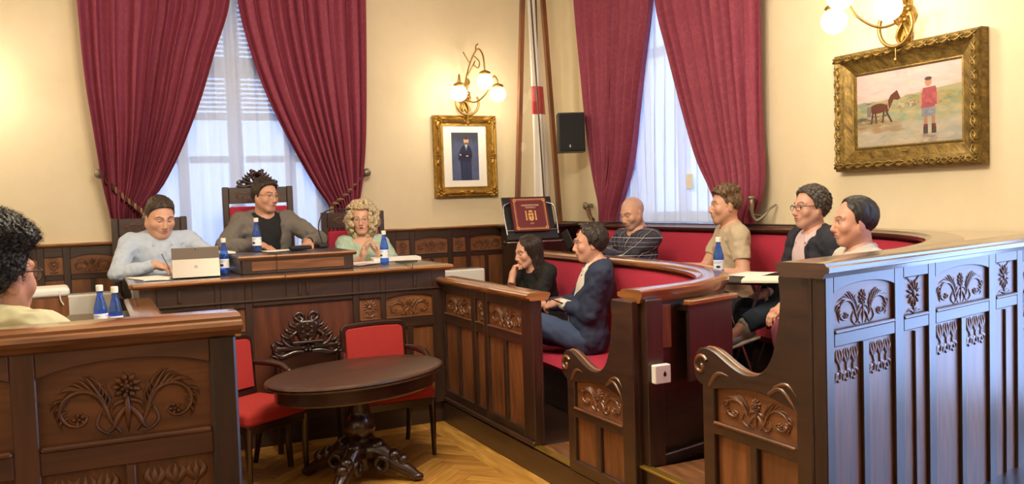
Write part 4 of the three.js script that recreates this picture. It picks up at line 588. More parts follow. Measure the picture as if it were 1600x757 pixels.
// ---------- fan coil heaters ----------
function fanCoil(pos, w, label) {
  const o = thing('convector_heater', label, 'heater', pos); mesh('casing', moved(rbox(w, 0.62, 0.2, 0.015), 0, 0.31, 0), M.white, o); mesh('air_grille', moved(rbox(w * 0.94, 0.012, 0.13, 0.004, 1), 0, 0.624, 0), M.steel, o); for (const s of [-1, 1]) mesh('foot', cbox(0.04, 0.17, 0.16, 0.004), M.white, o).position.set(s * (w / 2 - 0.06), -0.085, 0);
}
fanCoil([2.77, 0.325, -7.42], 0.86, 'white convector heater under the framed portrait, behind the screen');
fanCoil([-0.02, 0.325, -7.5], 0.72, 'white convector heater at the left behind the two bottles');
{
  const o = thing('padded_stool', 'wooden seat back with a white padded top at the left', 'stool', [-0.29, 0.152, -6.4], 0.05);
  box(o, 'wooden_body', M.panel, 0.26, 0.88, 0.26, 0, 0.44, 0, 0.008); mesh('white_pad', moved(rbox(0.28, 0.06, 0.28, 0.025), 0, 0.91, 0), M.white, o); mesh('hanging_tie', tube([[0.08, 0.92, 0.14], [0.085, 0.86, 0.145], [0.1, 0.83, 0.145]], 0.004, 8, 5), M.white, o);
}
// ---------- chairs ----------
function armchair(pos, ry, label) {
  const o = thing('armchair', label, 'chair', pos, ry, 'red upholstered armchairs at the oval table');
  const w = 0.46, d = 0.42;
  const seat = mesh('seat', moved(rbox(w, 0.09, d, 0.035), 0, 0.395, 0.0), M.velvet, o);
  box(o, 'seat_rail', M.mahog, w - 0.01, 0.05, 0.03, 0, 0.34, d / 2 - 0.02, 0.004); box(o, 'seat_rail', M.mahog, w - 0.01, 0.05, 0.03, 0, 0.34, -d / 2 + 0.02, 0.004); for (const s of [-1, 1]) box(o, 'seat_rail', M.mahog, 0.03, 0.05, d - 0.03, s * (w / 2 - 0.02), 0.34, 0, 0.004);
  for (const s of [-1, 1]) { mesh('leg', taper([[s * (w / 2 - 0.022), 0.35, d / 2 - 0.022], [s * (w / 2 - 0.02), 0.0, d / 2 - 0.02]], (t) => 0.023 - 0.009 * t, 6, 8), M.mahog, o); mesh('leg', taper([[s * (w / 2 - 0.025), 0.4, -d / 2 + 0.02], [s * (w / 2 - 0.025), 0.2, -d / 2 + 0.015], [s * (w / 2 - 0.025), 0.0, -d / 2 - 0.03]], (t) => 0.022 - 0.007 * t, 8, 8), M.mahog, o); }
  const sh = new THREE.Shape(), W = w / 2 - 0.01, rr = (s, hw, y0, y1, r) => { s.moveTo(-hw, y0); s.lineTo(hw, y0); s.lineTo(hw, y1 - r); s.quadraticCurveTo(hw, y1, hw - r, y1); s.quadraticCurveTo(0, y1 + 0.012, -hw + r, y1); s.quadraticCurveTo(-hw, y1, -hw, y1 - r); s.closePath(); };
  rr(sh, W, 0.40, 0.785, 0.05); const hl = new THREE.Path(); rr(hl, W - 0.03, 0.46, 0.757, 0.035); sh.holes.push(hl);
  const bf = mesh('back_frame', extrude(sh, 0.035, 0.006), M.mahog, o); bf.position.set(0, 0, -d / 2 + 0.0); bf.rotation.x = -0.08; bf.position.y = 0.012;
  const ps = new THREE.Shape(); rr(ps, W - 0.028, 0.462, 0.755, 0.035); const bp = mesh('back_cushion', new THREE.ExtrudeGeometry(ps, { depth: 0.03, bevelEnabled: true, bevelSize: 0.004, bevelThickness: 0.014, bevelSegments: 3, bevelOffset: -0.004 }), M.velvet, o); bp.position.set(0, 0.012, -d / 2 + 0.003); bp.rotation.x = -0.08;
  for (const s of [-1, 1]) { mesh('armrest', taper([[s * (w / 2 - 0.02), 0.62, -d / 2 - 0.02], [s * (w / 2 + 0.02), 0.615, -d / 4], [s * (w / 2 + 0.035), 0.60, -d * 0.08], [s * (w / 2 + 0.03), 0.575, d * 0.05]], (t) => 0.014 + 0.008 * Math.sin(t * 3), 16, 8), M.mahog, o); mesh('arm_support', taper([[s * (w / 2 + 0.028), 0.585, d * 0.02], [s * (w / 2 + 0.01), 0.5, d * 0.1], [s * (w / 2 - 0.015), 0.36, d * 0.2]], (t) => 0.014 + 0.003 * t, 10, 8), M.mahog, o); mesh('arm_tip', moved(new THREE.SphereGeometry(0.019, 10, 8), s * (w / 2 + 0.03), 0.575, d * 0.06), M.mahog, o); }
}
armchair([1.62, 0, -5.26], 0.05, 'red upholstered armchair behind the right of the oval table');
armchair([0.79, 0, -5.2], 0.56, 'red upholstered armchair half hidden behind the left foreground screen');
function crest(w, h, relief) {
  const L = [], S = (pts, a, b) => { for (const m of [(p) => p, flipX]) L.push(stroke(m(pts.map(([x, y]) => [x * w, y * h])), a * w, b * w, relief, 14)); };
  S([[0.02, 0.1], [0.2, 0.1], [0.4, 0.02], [0.5, 0.16], [0.42, 0.26], [0.36, 0.18]], 0.06, 0.04); S([[0.1, 0.2], [0.28, 0.25], [0.36, 0.42], [0.3, 0.55]], 0.06, 0.035); S([[0.2, 0.3], [0.24, 0.46], [0.16, 0.6], [0.22, 0.72]], 0.06, 0.03); S([[0.08, 0.4], [0.14, 0.7], [0.06, 0.86], [0.14, 0.96]], 0.07, 0.04); S([[0.0, 0.3], [0.1, 0.5], [0.02, 0.7]], 0.06, 0.05); S([[0.44, 0.1], [0.52, 0.3], [0.46, 0.4]], 0.04, 0.02); for (const [x, y, a] of [[0.5, 0.2, 0.3], [0.44, 0.36, 0.6], [0.36, 0.5, 0.9], [0.3, 0.62, 1.2], [0.24, 0.74, 1.3], [0.52, 0.06, -0.1]]) S([[x - 0.1, y - 0.08], [x, y], [x + 0.07 * Math.cos(a), y + 0.13 * Math.sin(a)]], 0.045, 0.02); S([[0.02, 0.74], [0.12, 0.82], [0.17, 0.92], [0.1, 1.0]], 0.05, 0.03);
  L.push(...flower(0, h * 0.62, w * 0.12, 6, relief * 1.3)); L.push(...flower(0, h * 0.25, w * 0.13, 8, relief * 1.2));
  const front = merge(L), back = moved(front, 0, 0, 0, 0, Math.PI, 0); return merge([front, back]);
}
{
  const o = thing('carved_chair', 'dark carved chair with a pierced crest standing before the desk', 'chair', [1.2, 0, -5.56], 0);
  box(o, 'seat', M.mahog, 0.4, 0.05, 0.3, 0, 0.42, 0.08, 0.01);
  for (const s of [-1, 1]) { mesh('leg', taper([[s * 0.19, 0.4, 0.24], [s * 0.2, 0.2, 0.25], [s * 0.19, 0, 0.25]], (t) => 0.024 - 0.006 * t, 8), M.mahog, o); mesh('leg', taper([[s * 0.19, 0.66, -0.04], [s * 0.19, 0.3, -0.04], [s * 0.19, 0, -0.06]], (t) => 0.022 - 0.004 * t, 8), M.mahog, o); }
  box(o, 'back_panel', M.mahog, 0.36, 0.2, 0.03, 0, 0.54, -0.04, 0.006); box(o, 'back_rail', M.mahog, 0.40, 0.03, 0.045, 0, 0.665, -0.04, 0.008); mesh('rail_bar', moved(rbox(0.2, 0.016, 0.02, 0.006, 2), 0, 0.7, -0.01), M.mahog, o);
  mesh('crest', crest(0.42, 0.27, 0.025), M.mahog, o).position.set(0, 0.61, -0.04);
  mesh('crest_block', moved(rbox(0.11, 0.12, 0.05, 0.02), 0, 0.78, -0.04), M.mahog, o); for (const s of [-1, 1]) mesh('crest_scroll', moved(new THREE.TorusGeometry(0.028, 0.013, 8, 16), s * 0.045, 0.855, -0.035), M.mahog, o);
}
// ---------- oval pedestal table ----------
{
  const o = thing('oval_table', 'oval dark polished pedestal table with carved claw feet', 'table', [1.319, 0, -4.867], 21.7 * Math.PI / 180);
  const oval = (a, b, y0, y1, rim) => { const P = rim.map(([r, y]) => [r, y]); const g = new THREE.LatheGeometry(P.map((p) => new THREE.Vector2(p[0], p[1])), 64); return g; };
  const tp = lathe([[0, 0.622], [0.46, 0.622], [0.485, 0.62], [0.5, 0.613], [0.503, 0.606], [0.492, 0.6], [0.5, 0.595], [0.49, 0.586], [0.4, 0.585], [0, 0.585]], 64); tp.scale(1.1, 1, 0.756); tp.attributes.uv.array.forEach((_, i) => { const k = i >> 1; tp.attributes.uv.array[i] = i & 1 ? tp.attributes.position.getZ(k) : tp.attributes.position.getX(k); }); mesh('table_top', toCreasedNormals(tp, 0.4), M.tableTop, o);
  const ap = lathe([[0.44, 0.587], [0.455, 0.58], [0.455, 0.515], [0.445, 0.505], [0.42, 0.505], [0.42, 0.587]], 64); ap.scale(1.1, 1, 0.756); mesh('apron', toCreasedNormals(ap, 0.5), M.mahog, o);
  mesh('pedestal', lathe([[0, 0.59], [0.12, 0.585], [0.11, 0.56], [0.055, 0.54], [0.05, 0.42], [0.058, 0.4], [0.05, 0.385], [0.066, 0.36], [0.085, 0.32], [0.088, 0.28], [0.07, 0.245], [0.05, 0.235], [0.062, 0.225], [0.05, 0.21], [0.045, 0.195], [0.058, 0.18], [0.05, 0.165], [0.07, 0.15], [0.075, 0.06], [0.05, 0.05], [0, 0.05]], 28), M.mahog, o);
  for (let k = 0; k < 4; k++) { const f = new THREE.Group(); f.name = 'claw_foot'; f.rotation.y = k * Math.PI / 2 + 0.5; o.add(f);
    mesh('foot_scroll', taper([[0.03, 0.16, 0], [0.1, 0.17, 0], [0.17, 0.12, 0], [0.22, 0.09, 0], [0.28, 0.06, 0], [0.34, 0.018, 0]], (t) => 0.062 - 0.034 * t, 24, 10), M.mahog, f);
    mesh('foot_carving', merge([moved(new THREE.SphereGeometry(0.05, 14, 10), 0.1, 0.185, 0), moved(new THREE.SphereGeometry(0.042, 14, 10), 0.2, 0.135, 0), moved(new THREE.SphereGeometry(0.036, 14, 10), 0.255, 0.115, 0), moved(new THREE.TorusGeometry(0.036, 0.018, 8, 16), 0.14, 0.1, 0.04), moved(new THREE.TorusGeometry(0.036, 0.018, 8, 16), 0.14, 0.1, -0.04), moved(new THREE.SphereGeometry(0.03, 12, 8), 0.335, 0.026, 0, 0, 0, 0, [1.3, 0.8, 1])]), M.mahog, f); }
}
// ---------- seats behind the desk ----------
function highChair(pos, ry, w, top, label, mat, crestH) {
  const o = thing('high_back_chair', label, 'chair', pos, ry, 'high-backed chairs behind the desk'); const y0 = 0.42;
  for (const s of [-1, 1]) { box(o, 'back_post', M.dark, 0.05, top, 0.045, s * (w / 2 - 0.025), top / 2, -0.22, 0.006); box(o, 'leg', M.dark, 0.045, y0, 0.045, s * (w / 2 - 0.025), y0 / 2, 0.2, 0.006); box(o, 'armrest', M.dark, 0.05, 0.035, 0.4, s * (w / 2 - 0.02), y0 + 0.2, 0.0, 0.01); box(o, 'arm_support', M.dark, 0.035, 0.2, 0.035, s * (w / 2 - 0.02), y0 + 0.1, 0.17, 0.006); }
  box(o, 'top_rail', M.dark, w - 0.1, 0.13, 0.035, 0, top - 0.07, -0.22, 0.004); mesh('carving', palmette(w - 0.16, 0.09, 0.008), M.carve, o).position.set(0, top - 0.07, -0.2025); box(o, 'back_cushion', mat, w - 0.1, top - y0 - 0.2, 0.05, 0, (top + y0) / 2 - 0.06, -0.215, 0.012); mesh('seat', moved(rbox(w - 0.02, 0.09, 0.44, 0.03), 0, y0, 0), mat, o);
  if (crestH) { mesh('crest', crest(0.3, crestH, 0.02), M.mahog, o).position.set(0, top - 0.005, -0.22); }
}
highChair([0.405, 0.312, -7.12], 0, 0.54, 1.2, 'dark high-backed chair behind the person in the pale blue shirt', M.dark, 0);
highChair([1.24, 0.312, -7.2], 0, 0.56, 1.42, 'tall carved presiding chair with pierced crest behind the person in grey', M.velvetC, 0.15);
highChair([2.0, 0.312, -7.12], 0, 0.54, 1.19, 'dark high-backed chair with red padding behind the curly-haired person', M.velvetC, 0);

// ---------- things on the desks ----------
M.bottleGlass = std({ color: 0x74aeff, roughness: 0.06, transmission: 0.9, thickness: 0, ior: 1.5, clearcoat: 1 });
M.label = std({ map: canvasTex(128, 64, (g, w, h) => { g.fillStyle = '#e9ecf2'; g.fillRect(0, 0, w, h); g.fillStyle = '#8fa3c8'; for (const x of [8, 72]) { g.fillRect(x, 10, 46, 5); g.fillRect(x + 6, 20, 34, 4); } g.fillStyle = '#27345c'; for (const x of [40, 104]) { g.beginPath(); g.arc(x, 44, 9, 0, 7); g.fill(); } g.fillStyle = '#a9b6d4'; g.fillRect(8, 40, 18, 4); g.fillRect(72, 40, 18, 4); }), roughness: 0.7 });
let bottleProto = null;
function bottle(pos, label, ry = 0, s = 1) {
  if (!bottleProto) {
    const o = new THREE.Group(); mesh('glass_body', lathe([[0, 0.004], [0.028, 0.002], [0.0315, 0.008], [0.0315, 0.12], [0.03, 0.135], [0.022, 0.165], [0.0145, 0.19], [0.0135, 0.215], [0.0155, 0.217], [0.0155, 0.222], [0.012, 0.224], [0, 0.224]], 22), M.bottleGlass, o);
    const lb = lathe([[0.0322, 0.045], [0.0322, 0.105]], 22); mesh('paper_label', lb, M.label, o); mesh('cap', lathe([[0.0165, 0.214], [0.0168, 0.24], [0.015, 0.243], [0, 0.243]], 16), M.white, o); mesh('neck_band', lathe([[0.0215, 0.17], [0.0155, 0.19]], 16), M.bottleGlass, o); bottleProto = o;
  }
  const c = bottleProto.clone(); c.name = numbered('water_bottle'); c.position.set(...pos); c.rotation.y = ry; c.scale.setScalar(s); c.userData = { label, category: 'bottle', group: 'blue water bottles' }; scene.add(c);
}
bottle([0.785, 1.12, -6.12], 'blue water bottle standing right of the tablet', 0.5); bottle([1.065, 1.243, -6.5], 'blue water bottle in front of the person in the grey jacket', 0.2); bottle([1.915, 1.119, -6.2], 'blue water bottle in front of the curly-haired person', 0);
bottle([0.02, 0.963, -4.72], 'blue water bottle at the left, the farther of the pair', 0.3); bottle([0.083, 0.963, -4.56], 'blue water bottle at the left, the nearer of the pair', 0.9); bottle([3.43, 1.045, -4.30], 'blue water bottle standing on the folding table by the curved bench', 0.4);
{ // tablet computer on its kickstand, seen from behind
  const o = thing('tablet_computer', 'grey tablet computer on its kickstand, seen from the back', 'tablet', [0.595, 1.12, -6.0], -0.06);
  const al = std({ color: 0x9a9187, metalness: 0.3, roughness: 0.4 }), dk = std({ color: 0x8c847c, metalness: 0.3, roughness: 0.42 });
  const b = new THREE.Group(); b.name = 'slab'; b.rotation.x = 0.22; b.position.z = -0.05; o.add(b); mesh('back_shell', moved(rbox(0.29, 0.2, 0.009, 0.004, 2), 0, 0.102, 0), dk, b); mesh('screen', moved(rbox(0.28, 0.19, 0.002, 0.001, 1), 0, 0.102, -0.0055), M.black, b); mesh('camera', moved(new THREE.CylinderGeometry(0.004, 0.004, 0.002, 12), 0, 0.188, 0.005, Math.PI / 2), M.black, b);
  const k = new THREE.Group(); k.name = 'kickstand'; k.position.set(0, 0.118, -0.016); k.rotation.x = 0.0; o.add(k); const ks = mesh('stand_plate', moved(rbox(0.29, 0.125, 0.004, 0.002, 1), 0, -0.058, 0), al, k); k.rotation.x = -0.4; k.position.set(0, 0.116, -0.018);
  for (const [x, y] of [[-1, -1], [1, -1], [-1, 1], [1, 1]]) mesh('emblem_square', cbox(0.0085, 0.0085, 0.001, 0.0002), std({ color: 0x5a554f, metalness: 0.6, roughness: 0.3 }), k).position.set(x * 0.0053, -0.05 + y * 0.0053, 0.0025);
  mesh('keyboard', moved(rbox(0.29, 0.006, 0.21, 0.002, 1), 0, 0.003, -0.12), M.blackSoft, o);
}
function sheet(name, pos, ry, w, d, label, category, mat = M.paper, h = 0.002) { const g = new THREE.BoxGeometry(w, h, d, 8, 1, 6), p = g.attributes.position, ph = rnd() * 6; for (let i = 0; i < p.count; i++) p.setY(i, p.getY(i) + h / 2 + 0.003 * Math.max(0, Math.sin(p.getX(i) * 14 + ph) * Math.sin(p.getZ(i) * 9 + ph))); g.computeVertexNormals(); return single(name, g, mat, label, category, pos, ry); }
sheet('paper_sheet', [0.33, 1.12, -6.25], 0.3, 0.21, 0.29, 'white papers under the hand of the person in the blue shirt', 'paper'); sheet('paper_sheet', [0.36, 1.12, -6.0], -0.2, 0.15, 0.1, 'folded white note near the front edge of the desk', 'paper', M.paper, 0.012);
sheet('paper_sheet', [1.80, 1.12, -6.4], 0.2, 0.3, 0.3, 'white sheet beside the bottle of the curly-haired person', 'paper'); sheet('paper_sheet', [2.10, 1.12, -6.52], -0.15, 0.36, 0.22, 'thick bundle of white papers at the right end of the desk', 'paper', M.paper, 0.025);
sheet('paper_sheet', [1.76, 1.122, -6.24], 0.5, 0.2, 0.14, 'printed leaflet beside the raised desk box', 'leaflet', std({ color: 0xc8b0b0, roughness: 0.8 })); sheet('paper_sheet', [0.83, 1.245, -6.5], 0.1, 0.1, 0.3, 'white papers on the left edge of the raised desk box', 'paper', M.paper, 0.012);
sheet('paper_sheet', [1.25, 1.244, -6.45], 0.1, 0.3, 0.21, 'white sheet before the person in the grey jacket', 'paper');
single('spectacle_case', moved(rbox(0.16, 0.03, 0.06, 0.014), 0, 0.015, 0), M.blackSoft, 'black case on the raised desk box by the bottle', 'case', [1.33, 1.25, -6.3], 0.15);
single('smartphone', moved(rbox(0.15, 0.009, 0.075, 0.004), 0, 0.005, 0), M.black, 'black smartphone lying right of the bottle of the curly-haired person', 'phone', [2.08, 1.122, -6.2], 0.1);
{ // gooseneck microphone
  const o = thing('gooseneck_microphone', 'thin black gooseneck microphone beside the curly-haired person', 'microphone', [1.56, 1.243, -6.6]);
  mesh('foot', moved(rbox(0.07, 0.03, 0.09, 0.01), 0, 0.015, 0), M.black, o); mesh('gooseneck', tube([[0, 0.03, 0], [-0.02, 0.16, -0.02], [0.03, 0.26, -0.05], [0.12, 0.285, -0.08], [0.2, 0.28, -0.1]], 0.005, 24, 6), M.black, o); mesh('capsule', moved(lathe([[0, 0], [0.009, 0.004], [0.01, 0.045], [0.005, 0.055], [0, 0.056]], 10), 0.2, 0.28, -0.1, 0, 0, -1.5), M.black, o);
}
// folding table with book and papers before the back row
{
  const o = thing('folding_table', 'small black folding table with metal legs behind the curved bench', 'table', [3.62, 0.318, -4.2], 0.55);
  box(o, 'table_top', M.black, 0.62, 0.018, 0.30, 0, 0.712, 0, 0.004); for (const s of [-1, 1]) { for (const q of [-1, 1]) mesh('leg', tube([[s * 0.27, 0.7, q * 0.12], [s * 0.27, 0.35, 0], [s * 0.27, 0.0, -q * 0.13]], 0.01, 6, 7), M.steel, o); } mesh('cross_brace', tube([[-0.27, 0.12, 0.09], [0.27, 0.12, 0.09]], 0.008, 3, 6), M.steel, o);
}
{
  const o = thing('open_book', 'open book with blank cream pages on the folding table', 'book', [3.50, 1.043, -3.99], 0.75);
  for (const s of [-1, 1]) { const g = new THREE.BoxGeometry(0.15, 0.012, 0.21, 8, 1, 1), p = g.attributes.position; for (let i = 0; i < p.count; i++) { const x = p.getX(i) + 0.075; if (p.getY(i) > 0) p.setY(i, 0.008 + 0.012 * Math.sin(Math.min(1, x / 0.05) * 1.5) * (1 - x / 0.2)); p.setX(i, s * x); } if (s < 0) { const ix = g.index.array; for (let i = 0; i < ix.length; i += 3) { const t = ix[i]; ix[i] = ix[i + 1]; ix[i + 1] = t; } } g.computeVertexNormals(); mesh('page_block', g, std({ color: 0xeae3cf, roughness: 0.85 }), o); }
  mesh('cover', cbox(0.32, 0.004, 0.22, 0.001), M.black, o).position.y = -0.004;
}
sheet('paper_sheet', [3.70, 1.043, -4.32], 0.4, 0.3, 0.21, 'white printed papers beside the bottle on the folding table', 'paper');
{ const o = thing('socket_box', 'white square box with a black drop mark on the bench post', 'box', [2.275, 0.752, -3.272]); mesh('casing', rbox(0.085, 0.085, 0.035, 0.006), M.white, o); mesh('drop_mark', extrude([[0, 0.014], [0.007, 0.003], [0.008, -0.006], [0, -0.012], [-0.008, -0.006], [-0.007, 0.003]], 0.002, 0), M.black, o).position.set(0.008, 0, 0.0175); }
single('cable', tube([[1.09, 1.247, -6.2], [1.095, 1.247, -5.98], [1.1, 1.235, -5.958], [1.1, 1.13, -5.962], [1.105, 1.124, -5.9], [1.11, 1.122, -5.75], [1.11, 1.08, -5.725], [1.115, 0.98, -5.775]], 0.0022, 40, 5), M.black, 'thin black cable hanging over the raised desk box and the desk edge', 'cable');
single('cable', tube([[2.05, 1.124, -6.18], [1.98, 1.122, -5.9], [1.96, 1.118, -5.745], [1.965, 1.1, -5.735], [1.97, 1.118, -5.745], [2.02, 1.122, -5.88], [2.09, 1.124, -6.1]], 0.0022, 40, 5), M.black, 'thin black cable looping over the desk edge by the phone', 'cable');
// ---------- people: distance fields meshed with surface nets ----------
class Field {
  constructor() { this.p = []; this.n = []; }
  cap(a, b, r0, r1 = r0, k = 0.03, clip) { const d = b.clone().sub(a), L2 = Math.max(1e-9, d.lengthSq()), c = a.clone().add(b).multiplyScalar(0.5); this.p.push({ t: 0, ax: a.x, ay: a.y, az: a.z, dx: d.x, dy: d.y, dz: d.z, L2, r0, r1, k, cx: c.x, cy: c.y, cz: c.z, R: Math.sqrt(L2) / 2 + Math.max(r0, r1), clip }); return this; }
  ell(c, r, k = 0.03, q) { const m = new THREE.Matrix4(); if (q) m.makeRotationFromQuaternion(q.clone().invert()); this.p.push({ t: 1, cx: c.x, cy: c.y, cz: c.z, rx: r[0], ry: r[1], rz: r[2], k, R: Math.max(...r), m: q ? m.elements : null }); return this; }
  sub(f, k = 0.01) { this.n.push([f, k]); return this; }
  one(o, x, y, z) {
    if (o.t === 0) { const px = x - o.ax, py = y - o.ay, pz = z - o.az, t0 = (px * o.dx + py * o.dy + pz * o.dz) / o.L2, t = t0 < 0 ? 0 : t0 > 1 ? 1 : t0; const ex = px - o.dx * t, ey = py - o.dy * t, ez = pz - o.dz * t; let d = Math.sqrt(ex * ex + ey * ey + ez * ez) - (o.r0 + (o.r1 - o.r0) * t); if (o.clip) d = Math.max(d, (t0 - 1) * Math.sqrt(o.L2)); return d; }
    let px = x - o.cx, py = y - o.cy, pz = z - o.cz; if (o.m) { const e = o.m, a = e[0] * px + e[4] * py + e[8] * pz, b = e[1] * px + e[5] * py + e[9] * pz, c = e[2] * px + e[6] * py + e[10] * pz; px = a; py = b; pz = c; }
    const ax = px / o.rx, ay = py / o.ry, az = pz / o.rz, k0 = Math.sqrt(ax * ax + ay * ay + az * az); if (k0 < 1e-6) return -Math.min(o.rx, o.ry, o.rz); const bx = ax / o.rx, by = ay / o.ry, bz = az / o.rz; return k0 * (k0 - 1) / Math.sqrt(bx * bx + by * by + bz * bz);
  }
  at(x, y, z) {
    let d = 9;
    for (const o of this.p) { const qx = x - o.cx, qy = y - o.cy, qz = z - o.cz, lo = Math.sqrt(qx * qx + qy * qy + qz * qz) - o.R; if (lo > d + o.k) continue; const e = this.one(o, x, y, z), k = o.k; if (k > 0 && d < 8) { const h = Math.max(k - Math.abs(d - e), 0) / k; d = Math.min(d, e) - h * h * k * 0.25; } else d = Math.min(d, e); }
    for (const [f, k] of this.n) { const e = -f(x, y, z), h = Math.max(k - Math.abs(d - e), 0) / k; d = Math.max(d, e) + h * h * k * 0.25; }
    return d;
  }
}
function nets(fn, lo, hi, cell, color, skip = 1.7) {
  const n = [0, 1, 2].map((i) => Math.ceil((hi[i] - lo[i]) / cell) + 1), [nx, ny, nz] = n, val = new Float32Array(nx * ny * nz).fill(1), B = 4;
  for (let bz = 0; bz < nz; bz += B) for (let by = 0; by < ny; by += B) for (let bx = 0; bx < nx; bx += B) {
    const c = fn(lo[0] + (bx + 1.5) * cell, lo[1] + (by + 1.5) * cell, lo[2] + (bz + 1.5) * cell), far = Math.abs(c) > cell * 2.6 * skip;
    for (let z = bz; z < Math.min(nz, bz + B); z++) for (let y = by; y < Math.min(ny, by + B); y++) for (let x = bx; x < Math.min(nx, bx + B); x++) val[(z * ny + y) * nx + x] = far ? c : fn(lo[0] + x * cell, lo[1] + y * cell, lo[2] + z * cell);
  }
  const id = new Int32Array(nx * ny * nz).fill(-1), P = [], I = [];
  const at = (x, y, z) => val[(z * ny + y) * nx + x];
  for (let z = 0; z + 1 < nz; z++) for (let y = 0; y + 1 < ny; y++) for (let x = 0; x + 1 < nx; x++) {
    const v = [at(x, y, z), at(x + 1, y, z), at(x, y + 1, z), at(x + 1, y + 1, z), at(x, y, z + 1), at(x + 1, y, z + 1), at(x, y + 1, z + 1), at(x + 1, y + 1, z + 1)]; let m = 0; for (let i = 0; i < 8; i++) if (v[i] < 0) m |= 1 << i; if (m === 0 || m === 255) continue;
    let sx = 0, sy = 0, sz = 0, k = 0; for (let a = 0; a < 8; a++) for (let e = 1; e < 8; e <<= 1) { const b = a | e; if (b === a) continue; if ((v[a] < 0) !== (v[b] < 0)) { const t = v[a] / (v[a] - v[b]); sx += (a & 1) + (e === 1 ? t : 0); sy += ((a >> 1) & 1) + (e === 2 ? t : 0); sz += ((a >> 2) & 1) + (e === 4 ? t : 0); k++; } }
    id[(z * ny + y) * nx + x] = P.length / 3; P.push(lo[0] + (x + sx / k) * cell, lo[1] + (y + sy / k) * cell, lo[2] + (z + sz / k) * cell);
  }
  const g = (x, y, z) => id[(z * ny + y) * nx + x], quad = (a, b, c, d, f) => { if (a < 0 || b < 0 || c < 0 || d < 0) return; if (f) I.push(a, b, c, a, c, d); else I.push(a, c, b, a, d, c); };
  for (let z = 1; z + 1 < nz; z++) for (let y = 1; y + 1 < ny; y++) for (let x = 1; x + 1 < nx; x++) {
    const s = at(x, y, z) < 0;
    if (s !== at(x + 1, y, z) < 0) quad(g(x, y - 1, z - 1), g(x, y, z - 1), g(x, y, z), g(x, y - 1, z), s);
    if (s !== at(x, y + 1, z) < 0) quad(g(x - 1, y, z - 1), g(x - 1, y, z), g(x, y, z), g(x, y, z - 1), s);
    if (s !== at(x, y, z + 1) < 0) quad(g(x - 1, y - 1, z), g(x, y - 1, z), g(x, y, z), g(x - 1, y, z), s);
  }
  const N = [], C = [], uv = [], e = cell * 0.5;
  for (let i = 0; i < P.length; i += 3) { const x = P[i], y = P[i + 1], z = P[i + 2]; let a = fn(x + e, y, z) - fn(x - e, y, z), b = fn(x, y + e, z) - fn(x, y - e, z), c = fn(x, y, z + e) - fn(x, y, z - e); const l = Math.hypot(a, b, c) || 1; a /= l; b /= l; c /= l; N.push(a, b, c); C.push(...color(x, y, z, a, b, c)); uv.push(x + z, y); }
  const G = new THREE.BufferGeometry(); G.setAttribute('position', new THREE.Float32BufferAttribute(P, 3)); G.setAttribute('normal', new THREE.Float32BufferAttribute(N, 3)); G.setAttribute('uv', new THREE.Float32BufferAttribute(uv, 2)); G.setAttribute('color', new THREE.Float32BufferAttribute(C, 3)); G.setIndex(I); return G;
}
const lin = (h) => { const c = new THREE.Color(h); return [c.r, c.g, c.b]; };
const sx3 = (() => { let s = 12345; return createNoise3D(() => { s = (s * 16807) % 2147483647; return s / 2147483647; }); })(), n3 = (x, y, z) => sx3(x * 0.42, y * 0.42, z * 0.42);
M.skin = std({ vertexColors: true, roughness: 0.52, sheen: 0.15, sheenColor: new THREE.Color(0xffc0a0), sheenRoughness: 0.5 });
M.hair = std({ vertexColors: true, roughness: 0.5, bumpMap: tex(128, (u, v) => { const g = 255 * vnoise(u * 90, v * 14, 81, 90, 14); return [g, g, g]; }, false), bumpScale: 0.004 });
const clothMat = (rough = 0.85, map) => std({ vertexColors: true, roughness: rough, map: map ?? null, sheen: 0.1, sheenRoughness: 0.6 });

